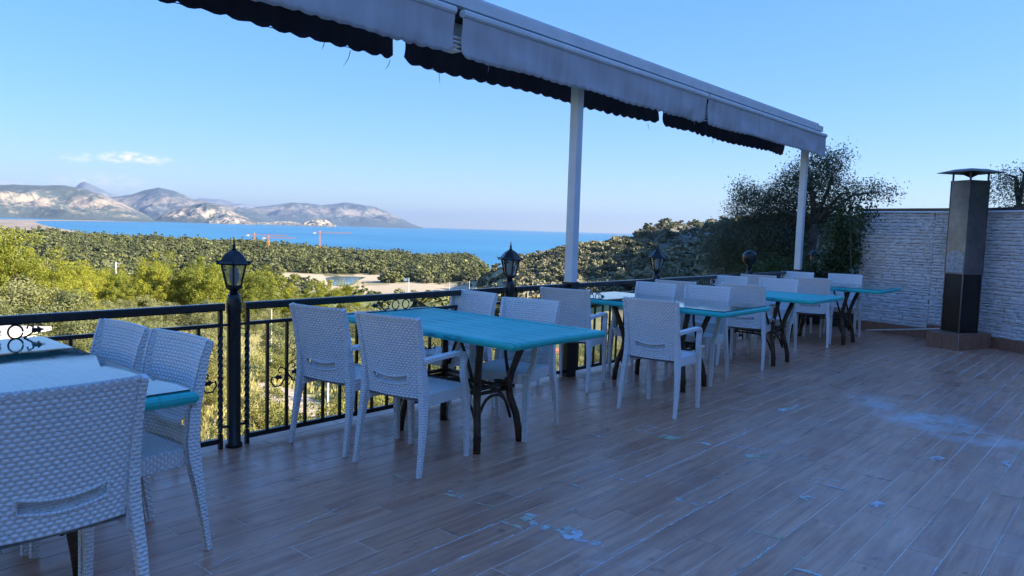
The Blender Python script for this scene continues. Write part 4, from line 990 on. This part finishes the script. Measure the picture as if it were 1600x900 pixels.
# ---------------------------------------------------------------- chairs
def chair_parts(t):
    W, M2 = M_['wicker'], M_['wicker_relief']
    def xb(z): s = (z-.42)/.45; return -.205-.075*s**1.25
    rows = int(.43/.0145*3)+1; nc = 124; pr, pc = .0145, .01225
    zs = np.linspace(.40, .868, rows)
    def hwz(z): t_ = (z-.4)/.47; return .183+.026*t_**1.8
    def surf(side):
        P = []; U = []
        for z in zs:
            hw = hwz(z); row = []; ur = []
            for j in range(nc+1):
                u = -1+2*j/nc; y = u*hw; edge = 1-min(1, max(0, (abs(u)-.9)/.1))
                v = z/pr; h = abs(math.sin(math.pi*v))*(.58+.42*math.cos(math.pi*y/pc+math.pi*math.floor(v)))
                if z > .852: h = .6
                ph = math.pi if side < 0 else 0
                h2 = abs(math.sin(math.pi*v))*(.58+.42*math.cos(math.pi*y/pc+math.pi*math.floor(v))) if z <= .852 else .6
                x = xb(z)+.022*u*u-.022 + side*(.003+.0065*h2*edge)
                row.append((x, y, z+.012*(u*u-1)*((z-.4)/.47)*-0)); ur.append((y, z))
            P.append(row); U.append(ur)
        return P, U
    def slot(i, j):
        z = (zs[i]+zs[i+1])/2; u = -1+2*(j+.5)/nc; y = u*.19
        if abs(y) > .122: return False
        q = (y/.122)**2; return (.492+.018*q) < z < (.528+.020*q) if abs(y) < .115 else .505 < z < .54
    mb = MB()
    for side in (-1, 1):
        P, U = surf(side); mb.grid(P, U, slot, flip=(side > 0))
    n1, cN, rN = len(mb.v)//2, nc+1, rows
    for j in range(nc):
        for r_ in (0, rN-1): q = (r_*cN+j, r_*cN+j+1, n1+r_*cN+j+1, n1+r_*cN+j); mb.f.append(q if r_ else q[::-1])
    for i in range(rN-1):
        for c_ in (0, nc): mb.f.append((i*cN+c_, (i+1)*cN+c_, n1+(i+1)*cN+c_, n1+i*cN+c_))
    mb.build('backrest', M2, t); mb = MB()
    # rounded rim along top and bottom
    for zi in (0, -1):
        mb = MB(); z = zs[zi]; hw = hwz(z)
        mb.tube([(xb(z)+.022*u*u-.022, u*hw, z) for u in np.linspace(-1, 1, 17)], .0085, 6).build('rim', W, t)
    lo = [(y, .492+.018*(y/.122)**2-.004) for y in np.linspace(-.122, .122, 15)]; hi = [(y, .528+.020*(y/.122)**2+.004) for y in np.linspace(.122, -.122, 15)]
    ring = [(xb(z)-.022+.022*(y/.19)**2-.004, y, z) for y, z in lo+hi]; ring.append(ring[0])
    MB().tube(ring, .0062, 6, False).build('handle_rim', M2, t, True)
    P = []; U = []      # shallow hand-grip pocket behind the slot
    for i in range(5):
        f_ = i/4; row = []; ur = []
        for y in np.linspace(-.104, .122, 15):
            q_ = (y/.122)**2; z = (.486+.018*q_)*(1-f_)+(.534+.020*q_)*f_; row.append((xb(z)-.022+.022*(y/.19)**2+.004+.016*math.sin(math.pi*f_)**.5, y, z)); ur.append((y*1.4, z*1.4))
        P.append(row); U.append(ur)
    MB().grid(P, U).build('grip_pocket', W, t)
    for sg in (-1, 1):
        pts = []; sz = []
        for z, x, y, a, b in ((0, -.262, .232, .024, .026), (.15, -.240, .229, .028, .032), (.30, -.219, .222, .034, .044), (.40, -.207, .212, .036, .058), (.46, -.203, .208, .036, .060), (.58, -.214, .203, .032, .052), (.72, -.240, .206, .028, .046), (.80, -.257, .210, .025, .040), (.872, -.279, .216, .022, .032)):
            pts.append((x, sg*y, z)); sz.append((a, b))
        MB().sweep(pts, sz).build('rear_leg', W, t, False)
        pts = [(.218, sg*.212, 0), (.212, sg*.212, .15), (.205, sg*.210, .30), (.196, sg*.207, .41)]
        MB().sweep(pts, [(.026, .028), (.030, .034), (.034, .042), (.038, .052)]).build('front_leg', W, t)
        pts = [(-.222, sg*.212, .632), (-.16, sg*.226, .640), (-.05, sg*.236, .645), (.07, sg*.238, .648), (.115, sg*.236, .640), (.135, sg*.233, .61), (.133, sg*.229, .56), (.145, sg*.225, .50), (.172, sg*.219, .445), (.192, sg*.213, .405)]
        MB().sweep(pts, [(.035, .03), (.042, .026), (.046, .024), (.046, .024), (.044, .026), (.042, .026), (.040, .026), (.038, .030), (.038, .036), (.036, .042)]).build('armrest', W, t)
    mb = MB(); P = []; U = []
    for i in range(15):
        x = -.205+.42*i/14; row = []; ur = []
        for j in range(15):
            u = -1+2*j/14; y = u*(.195+.008*i/14); z = .438-.016*(1-u*u)*math.sin(math.pi*min(1, i/14+.08))-(.018*max(0, (i-12)/2)**2)
            row.append((x, y, z)); ur.append((y, x))
        P.append(row); U.append(ur)
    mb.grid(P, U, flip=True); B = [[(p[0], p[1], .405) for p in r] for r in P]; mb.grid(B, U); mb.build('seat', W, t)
    mb = MB(); ap = [(-.205, -.196), (.1, -.203), (.19, -.198), (.217, -.16), (.222, 0), (.217, .16), (.19, .198), (.1, .203), (-.205, .196)]
    mb.sweep([(x, y, .405) for x, y in ap], [(.07, .016)]*len(ap), side=(0, 0, 1)).build('apron', W, t)
chair0 = thing('wicker_chair', '', 'chair', group='white wicker-pattern chairs around the tables'); chair_parts(chair0)
chairs = [(.73, 2.62, 90, 'large white chair seen from behind at the bottom left, nearest of all'), (1.13, 3.08, 185, 'white chair on the right of the nearest glass-topped table, the closer of two'), (1.08, 3.55, 184, 'white chair on the right of the nearest glass-topped table, the one by the railing'),
 (2.83, 3.20, 10, 'white armchair left of the plain turquoise table, the nearer one seen from behind'), (2.77, 3.77, 9, 'white armchair left of the plain turquoise table, beside the railing'),
 (3.72, 3.25, 195, 'white chair right of the plain turquoise table, the nearer one facing left'), (3.80, 3.95, 183, 'white chair right of the plain turquoise table, farther one against the railing'),
 (5.07, 2.86, 5, 'white armchair seen from behind at the near left of the second long table'), (5.26, 3.86, 15, 'white armchair seen from behind next to the black base of the white post'),
 (6.32, 3.22, 190, 'white chair right of the second long table, the nearer one'), (6.21, 3.76, 182, 'white chair right of the second long table, the one by the third lamp post'),
 (7.50, 3.24, 10, 'white armchair with a visible handle slot left of the third long table'), (7.25, 3.86, 6, 'white chair half hidden between second and third long tables, by the railing'),
 (8.42, 3.34, 192, 'white chair facing left on the right of the third long table, nearer one'), (8.28, 3.90, 192, 'white chair facing left behind the third long table, by the round-headed post'),
 (9.68, 3.33, 12, 'white chair with a handle slot left of the farthest table'), (9.50, 3.92, 8, 'white chair mostly hidden left of the farthest table, by the railing'),
 (10.72, 3.30, 190, 'rightmost white chair, in front of the stone wall'), (10.52, 3.90, 191, 'white chair behind the farthest table near the far white post')]
for i, (x, y, a, lb) in enumerate(chairs):
    if i == 0: chair0.location = (x, y, 0); chair0.rotation_euler.z = R(a); chair0['label'] = lb
    else: dup(chair0, (x, y, 0), R(a), lb)

# ---------------------------------------------------------------- tables
TW, TLN = .88, 1.66
def table_parts(t):
    nb = 7; iw = TW-.16; bw = iw/nb; bm = MB(); X, Y, T, b = (bw-.003)/2, (TLN-.16)/2, .028, .003
    bm.add([(-X, -Y, .722), (X, -Y, .722), (X, Y, .722), (-X, Y, .722), (-X, -Y, .75-b), (X, -Y, .75-b), (X, Y, .75-b), (-X, Y, .75-b), (-X+b, -Y, .75), (X-b, -Y, .75), (X-b, Y, .75), (-X+b, Y, .75)],
           [(3, 2, 1, 0), (0, 1, 5, 4), (2, 3, 7, 6), (1, 2, 6, 5), (3, 0, 4, 7), (5, 6, 10, 9), (7, 4, 8, 11), (8, 9, 10, 11), (4, 5, 9, 8), (6, 7, 11, 10)])
    bme = bm.mesh('board', M_['turq'])
    for i in range(nb): obj('board', bme, t, (-iw/2+bw*(i+.5), 0, random.uniform(-.0006, .0008)))
    prof = [(0, .752), (.062, .752), (.072, .748), (.078, .738), (.078, .726), (.07, .712), (.05, .708), (0, .708)]
    for ax, half, ln in (('x', TW/2-.08, TLN), ('y', TLN/2-.08, TW)):
        for sg in (-1, 1):
            mb = MB(); n = len(prof); vs = []
            for e in (-1, 1):
                for (o_, z) in prof:
                    l_ = e*(ln/2-.08+o_-.0005); p = (sg*(half+o_), l_, z) if ax == 'x' else (l_, sg*(half+o_), z); vs.append(p)
            fs = [(i, (i+1) % n, n+(i+1) % n, n+i) for i in range(n)]+[tuple(range(n-1, -1, -1)), tuple(range(n, 2*n))]
            mb.add(vs, fs); mb.build('edge_board', M_['turq'], t)
    wx, wy, fx, fy, tx, ty = .145, .295, .198, .355, .225, .385
    for sx in (-1, 1):
        for sy in (-1, 1):
            def q(a, b, z): return (sx*a, sy*b, z)
            pts = [q(fx, fy, 0), q(fx-.006, fy-.006, .08), q((fx*2+wx)/3, (fy*2+wy)/3, .18), q(wx+.008, wy+.008, .29), q(wx, wy, .37), q(wx+.012, wy+.012, .45), q((wx+tx)/2, (wy+ty)/2, .57), q(tx, ty, .712)]
            lg = MB().tube(pts, .0235, 10).build('leg', M_['rattan'], t, True)
            mb = MB()
            for z in (.07, .08, .09, .10): mb.tube([q(fx-.004, fy-.004, z-.002), q(fx-.004, fy-.004, z+.003)], .0265, 10)
            for z in (.34, .35, .40, .41): mb.tube([q(wx, wy, z-.003), q(wx, wy, z+.003)], .027, 10)
            mb.build('binding', M_['rattan'], lg)
            MB().tube([q(fx, fy, 0), q(fx, fy, .018)], [.020, .0245], 8).build('foot_tip', M_['brass'], lg)
            # twin short struts that leave the leg for the rim of the top
            MB().tube([q(wx+.02, wy-.02, .42), q(wx+.03, wy-.06, .55), q(wx+.075, wy-.10, .71)], .011, 6).build('brace', M_['rattan'], t, True)
    for z in (.375, .345):
        for sy in (-1, 1): MB().tube([(-wx, sy*wy, z), (wx, sy*wy, z)], .013, 8).build('stretcher', M_['rattan'], t, True)
        for sx in (-1, 1): MB().tube([(sx*wx, -wy, z+.004), (sx*wx, wy, z+.004)], .013, 8).build('stretcher', M_['rattan'], t, True)
    for sy in (-1, 1): MB().tube([(x, sy*(wy+.012), .32-.13*(abs(x)/wx)**3) for x in np.linspace(-wx-.012, wx+.012, 13)], .010, 6).build('arch', M_['rattan'], t, True)
    for sx in (-1, 1): MB().tube([(sx*(wx+.012), y, .32-.13*(abs(y)/wy)**6) for y in np.linspace(-wy-.012, wy+.012, 17)], .010, 6).build('arch', M_['rattan'], t, True)
    for s_ in (-1, 1): MB().tube([(-wx, -s_*wy, .36), (0, 0, .385+s_*.012), (wx, s_*wy, .36)], .012, 8).build('cross_stretcher', M_['rattan'], t, True)
table0 = thing('dining_table', '', 'table', group='long turquoise tables along the railing'); table_parts(table0)
tbs = [(.77, 3.35, 0, 'nearest turquoise table with a glass top, cut by the left edge'), (3.36, 3.38, .4, 'plain turquoise wooden table between the first and second lamp posts'), (5.93, 3.38, 0, 'turquoise table with a glass top behind the white post'),
       (7.86, 3.36, 0, 'plain turquoise table beyond the second glass-topped one'), (10.16, 3.36, 0, 'farthest turquoise table, by the stone wall')]
for i, (x, y, a, lb) in enumerate(tbs):
    if i == 0: table0.location = (x, y, 0); table0['label'] = lb; tb = table0
    else: tb = dup(table0, (x, y, 0), R(a), lb)
for i, lb in ((0, 'clear glass sheet reflecting the sky on the nearest table'), (2, 'clear glass sheet on the second long table behind the white post'), (4, 'thin glass sheet on the farthest table')):
    x, y = tbs[i][0], tbs[i][1]; t = thing('glass_top', lb, 'glass', (x, y, 0)); X, Y = TW/2-.022, TLN/2-.03; m = .06 if i else .03
    mb = MB(); mb.add([(-X, -Y, .760), (X, -Y, .760), (X, Y, .760), (-X, Y, .760)], [(0, 1, 2, 3)]); mb.build('sheet', M_['tabletop_glass'] if i != 4 else M_['tabletop_glass_dull'], t)
    mb = MB()
    for c, d in (((0, -Y, .757), (2*X, .002, .0055)), ((0, Y, .757), (2*X, .002, .0055)), ((-X, 0, .757), (.002, 2*Y, .0055)), ((X, 0, .757), (.002, 2*Y, .0055))): mb.box(c, d)
    mb.build('ground_edge', M_['glass_edge'], t)
t = thing('ashtray', 'small white dish on the seat beside the nearest table', 'dish', (1.0, 3.03, .432)); MB().lathe([(.05, 0), (.058, .03), (.06, .035), (.05, .034), (.044, .012), (.02, .01)], n=18).build('bowl', M_['wicker_relief'], t, True)

# ---------------------------------------------------------------- stone wall with flue
WP = [(11.96, 3.45), (11.74, 2.42), (11.60, 1.88), (10.72, .45), (9.95, -.95)]
WH = 1.80
wall = thing('stone_wall', 'white split-stone wall closing the far right side of the terrace', 'wall')
cands = []
for si in range(len(WP)-1):
    a, b = Vector(WP[si]+(0,)), Vector(WP[si+1]+(0,)); d = (b-a); L = d.length; d.normalize(); nrm = Vector((d.y, -d.x, 0))
    if nrm.dot(Vector((-1, 0, 0))) < 0: nrm = -nrm
    c = (a+b)/2-nrm*.12; MB().box((c.x, c.y, WH/2-.02), (L+.06, .2, WH+.04), math.atan2(d.y, d.x)).build('wall_core', M_['mortar'], wall)
    c2 = c; MB().box((c2.x, c2.y, WH+.02), (L+.1, .29, .045), math.atan2(d.y, d.x)).build('coping', M_['coping'], wall)
    p0, p1 = a+nrm*.05, b+nrm*.05; MB().tube([(p0.x, p0.y, WH-.012), (p1.x, p1.y, WH-.012)], .012, 6).build('pipe', M_['alu'], wall)
    z = .10
    while z < WH-.03:
        hh = random.uniform(.030, .062); s = random.uniform(-.1, 0)
        while s < L:
            w_ = random.uniform(.10, .26); s0, s1 = max(s, 0), min(s+w_, L)
            if s1-s0 > .03: cands.append((a+d*((s0+s1)/2), d, nrm, s1-s0, min(hh, WH-z), z))
            s += w_
        z += hh
def stone(rg, w_, h_):
    mb = MB(); nx, ny = 5, 3; vs = []; fs = []
    for j in range(ny):
        for i in range(nx):
            e = (i in (0, nx-1)) or (j in (0, ny-1)); x = (i/(nx-1)-.5)*(w_-.006)+(0 if i in (0, nx-1) else rg.uniform(-.2, .2)*w_/nx); zz = (j/(ny-1)-.5)*(h_-.006)+rg.uniform(-.004, .004)
            vs.append((x, (rg.uniform(.005, .010) if e else rg.uniform(.010, .020)), zz))
    for j in range(ny-1):
        for i in range(nx-1): fs.append((j*nx+i, j*nx+i+1, (j+1)*nx+i+1, (j+1)*nx+i))
    n = len(vs); bd = [0, 1, 2, 3, 4, 9, 14, 13, 12, 11, 10, 5]
    for k_, i in enumerate(bd): vs.append((vs[i][0], -.022, vs[i][2]))
    for k_ in range(12): k2 = (k_+1) % 12; fs.append((bd[k2], bd[k_], n+k_, n+k2))
    mb.add(vs, fs); return mb
cands.sort(key=lambda c_: -(c_[3]*c_[4]/(c_[0]-CAM).length**2)*(1 if proj(c_[0])[0] < 1640 and proj(c_[0])[0] > 1330 else .01))
rg = random.Random(4); big = MB()
for i, (p, d, nrm, w_, h_, z) in enumerate(cands):
    mb = stone(rg, w_, h_); T = lambda v: (p.x+d.x*v[0]+nrm.x*v[1], p.y+d.y*v[0]+nrm.y*v[1], z+h_/2+v[2])
    if i < 290:
        ang = math.atan2(d.y, d.x); flip = 1 if Vector((-d.y, d.x, 0)).dot(nrm) > 0 else -1
        if flip < 0: mb.v = [(v[0], -v[1], v[2]) for v in mb.v]
        mb.build('stone', M_['stone'], wall, loc=(p.x, p.y, z+h_/2), rz=ang)
    else: big.add([T(v) for v in mb.v], mb.f)
o = big.build('stone_field', M_['stone'], wall); o['kind'] = 'stuff'
# skirting tiles at the foot
for si in range(len(WP)-1):
    a, b = Vector(WP[si]+(0,)), Vector(WP[si+1]+(0,)); d = (b-a); L = d.length; d.normalize(); nrm = Vector((d.y, -d.x, 0)); nrm = nrm if nrm.x < 0 else -nrm
    hh = .14 if si != 1 else .20; n = max(int(round(L/.45)), 1)
    if si > 1: hh = .15
    for i in range(n):
        c = a+d*(L*(i+.5)/n)+nrm*.030; MB().box((c.x, c.y, hh/2), (L/n-.004, .014+.003*(i % 2), hh), math.atan2(d.y, d.x)).build('skirting_tile', M_['skirting'], wall)
# plinth with flue
fl_ = thing('flue', 'square sheet-metal flue with a low cap on a brown tiled plinth before the wall', 'flue')
A0, B0, C0 = Vector((10.72, 1.85, 0)), Vector((10.84, 2.24, 0)), Vector((11.36, 1.60, 0)); D_ = B0+(C0-A0)
pl = MB(); poly = [A0, C0, D_, B0]; pl.add([(p.x, p.y, 0) for p in poly]+[(p.x, p.y, .188) for p in poly], [(4, 5, 6, 7), (0, 1, 5, 4), (1, 2, 6, 5), (2, 3, 7, 6), (3, 0, 4, 7)]); pl.build('plinth', M_['grout'], fl_)
def face_tiles(P, Q, n, nrm):
    d = (Q-P); L = d.length; d.normalize()
    for i in range(n):
        c = P+d*(L*(i+.5)/n)+nrm*.006; MB().box((c.x, c.y, .095), (L/n-.004, .010, .19), math.atan2(d.y, d.x)).build('tile', M_['skirting'], fl_)
face_tiles(A0, B0, 2, (A0-C0).normalized()); face_tiles(A0, C0, 3, (A0-B0).normalized())
cc = (A0+D_)/2; mb = MB(); v1, v2 = (C0-A0), (B0-A0)
for i in range(3):
    q0 = A0-v2.normalized()*.012-v1.normalized()*.012+v1*(i/3.); w1 = v1/3.-v1.normalized()*.004; m_ = MB()
    P_ = [q0, q0+w1, q0+w1+v2*1.03, q0+v2*1.03]; m_.add([(p.x, p.y, .190) for p in P_]+[(p.x, p.y, .200) for p in P_], [(4, 5, 6, 7), (0, 1, 5, 4), (1, 2, 6, 5), (2, 3, 7, 6), (3, 0, 4, 7)]); m_.build('tile', M_['skirting'], fl_)
ang = R(54.8); s_ = .30; e1, e2 = Vector((math.cos(ang), math.sin(ang), 0)), Vector((math.cos(ang-math.pi/2), math.sin(ang-math.pi/2), 0)); K0 = Vector((10.975, 1.90, 0)); KC = K0+(e1+e2)*s_/2
def duct(sz, z0, z1, mat, name):
    mb = MB(); mb.box((0, 0, (z0+z1)/2), (sz, sz, z1-z0)); return mb.build(name, mat, fl_, loc=(KC.x, KC.y, 0), rz=ang)
duct(s_-.014, .2, .97, M_['soot'], 'lower_duct'); duct(s_, .965, 2.17, M_['steel'], 'upper_duct')
mb = MB(); 
for (x, y) in ((-1, -1), (1, -1), (-1, 1), (1, 1)): mb.box((x*(s_/2+.0015), y*(s_/2+.0015), 1.57), (  .008, .008, 1.205))
for (x, y) in ((-1, -1), (1, -1), (-1, 1), (1, 1)): mb.box((x*(s_/2-.005), y*(s_/2-.005), .58), (.012, .012, .76))
mb.box((0, 0, .967), (s_+.012, s_+.012, .012)); mb.box((0, 0, 2.165), (s_+.014, s_+.014, .02)); mb.build('seam', M_['steel'], fl_, loc=(KC.x, KC.y, 0), rz=ang)
# brighter mottled patch low on the left face
mb = MB(); pts = [(-.135, .98), (.135, .98), (.135, 1.20)]+[(.135*math.cos(a)*.98, 1.20+.07*math.sin(a)) for a in np.linspace(.1, math.pi-.1, 12)]+[(-.135, 1.20)]
mb.add([(-s_/2-.002, x, z) if False else (x, -s_/2-.002, z) for x, z in pts], [tuple(range(len(pts)))]); 
pt = mb.build('bright_patch', M_['patch'], fl_, loc=(KC.x, KC.y, 0), rz=ang+math.pi)
mb = MB()
for (x, y) in ((-1, -1), (1, -1), (-1, 1), (1, 1)): mb.box((x*(s_/2-.012), y*(s_/2-.012), 2.22), (.018, .018, .12))
mb.build('cap_strut', M_['steel'], fl_, loc=(KC.x, KC.y, 0), rz=ang)
mb = MB(); c_ = .275; q = .13; zt, zl = 2.325, 2.28
vs = [(-c_, -c_, zl), (c_, -c_, zl), (c_, c_, zl), (-c_, c_, zl), (-q, -q, zt), (q, -q, zt), (q, q, zt), (-q, q, zt), (-c_, -c_, zl-.006), (c_, -c_, zl-.006), (c_, c_, zl-.006), (-c_, c_, zl-.006), (0, 0, zt+.015)]
mb.add(vs, [(0, 1, 5, 4), (1, 2, 6, 5), (2, 3, 7, 6), (3, 0, 4, 7), (4, 5, 12), (5, 6, 12), (6, 7, 12), (7, 4, 12), (8, 9, 1, 0), (9, 10, 2, 1), (10, 11, 3, 2), (11, 8, 0, 3), (11, 10, 9, 8)]); mb.build('cap', M_['cap'], fl_, loc=(KC.x, KC.y, 0), rz=ang)
mb = MB(); mb.lathe([(.12, 0), (.02, -.05), (.01, -.06)], (KC.x, KC.y, 2.27), 8); mb.build('cap_cone', M_['cap'], fl_)
# clutter on the floor by the wall
a, b = gp(1353, 516, .03), gp(1477, 513.5, .22)
tag(MB().tube([a, b], .010, 6).build('stick', M_['stick']), 'long pale stick lying on the floor against the plinth', 'stick')
def sheet(px, py, L, W_, rz, mat, label, name, z=.01):
    p = gp(px, py); n1, n2 = 10, 5; P = [[(L*(i/n1-.5), W_*(j/n2-.5), z+.02*noise.noise(Vector((i*.5+px, j*.6, 0)))+.012) for i in range(n1+1)] for j in range(n2+1)]
    mb = MB(); mb.grid(P); o = mb.build(name, mat, loc=(p.x, p.y, 0), rz=rz); m = o.modifiers.new('thick', 'SOLIDIFY'); m.thickness = .008; return tag(o, label, 'sheet')
sheet(1365, 514, .9, .28, 1.9, M_['blacksheet'], 'dark crumpled plastic sheet on the floor by the wall', 'plastic_sheet'); sheet(1357, 511.5, .6, .16, 1.7, M_['paper'], 'pale sheet lying on the dark plastic nearest the farthest table', 'paper_sheet', .035); sheet(1396, 520, .55, .14, 1.75, M_['paper'], 'pale sheet on the floor between table and flue plinth', 'paper_sheet')

# ---------------------------------------------------------------- unseen restaurant added behind the viewer, bounces light onto the terrace
rb = thing('unseen_restaurant', 'unseen white restaurant building, added to bounce light onto the terrace', 'building')
BX0, BX1, BY, BHH = -9, 9, -6.2, 3.1
MB().box(((BX0+BX1)/2, BY-3.5, BHH/2-.6), (BX1-BX0, 7, BHH+1.2)).build('wall', M_['white_wall'], rb)
MB().box(((BX0+BX1)/2, BY-3.5, BHH+.12), (BX1-BX0+.8, 7.8, .24)).build('roof', M_['roof_red'], rb)
wm = MB().box((0, 0, 0), (1.5, .06, 1.2)).mesh('window', M_['window']); fm = MB()
for c, d in (((0, 0, .64), (1.62, .1, .08)), ((0, 0, -.64), (1.62, .1, .08)), ((-.78, 0, 0), (.07, .1, 1.2)), ((.78, 0, 0), (.07, .1, 1.2)), ((0, 0, 0), (.05, .09, 1.2))): fm.box(c, d)
fme = fm.mesh('frame', M_['white_post'])
for i in range(5):
    x = BX0+2+i*3.1
    for z in (1.5,):
        if i == 4 and z < 2: continue
        wo = obj('window', wm, rb, (x, BY+.02, z)); obj('frame', fme, wo, (0, .03, 0))
dr = MB().box((0, 0, 1.05), (1.0, .06, 2.1)).build('door', M_['iron'], rb, loc=(BX0+2+4*3.1, BY+.03, 0)); MB().tube([(.38, .05, 1.0), (.38, .09, 1.0), (.28, .09, 1.0)], .01, 6).build('handle', M_['brass'], dr)

# ---------------------------------------------------------------- haze
mb = MB(); mb.box((60000*math.cos(YAW+.25)*.75, 60000*math.sin(YAW+.25)*.75, 1150), (130000, 130000, 2510)); hz_ = tag(mb.build('haze', None), 'pale blue air haze over the bay', 'haze', kind='stuff')
hm = bpy.data.materials.new('haze'); hm.use_nodes = True; ht = hm.node_tree; ht.nodes.remove(ht.nodes['Principled BSDF']); pv = ht.nodes.new('ShaderNodeVolumePrincipled')
pv.inputs['Color'].default_value = (.34, .48, .70, 1); pv.inputs['Density'].default_value = 1.4e-5; pv.inputs['Anisotropy'].default_value = .2
ht.links.new(pv.outputs[0], ht.nodes['Material Output'].inputs['Volume']); hz_.data.materials.append(hm)
print('objects', len(bpy.data.objects), 'pines', np_, 'olives', no_, 'bushes', nb_, 'far', len(P1), len(P2), len(O1), len(O2))
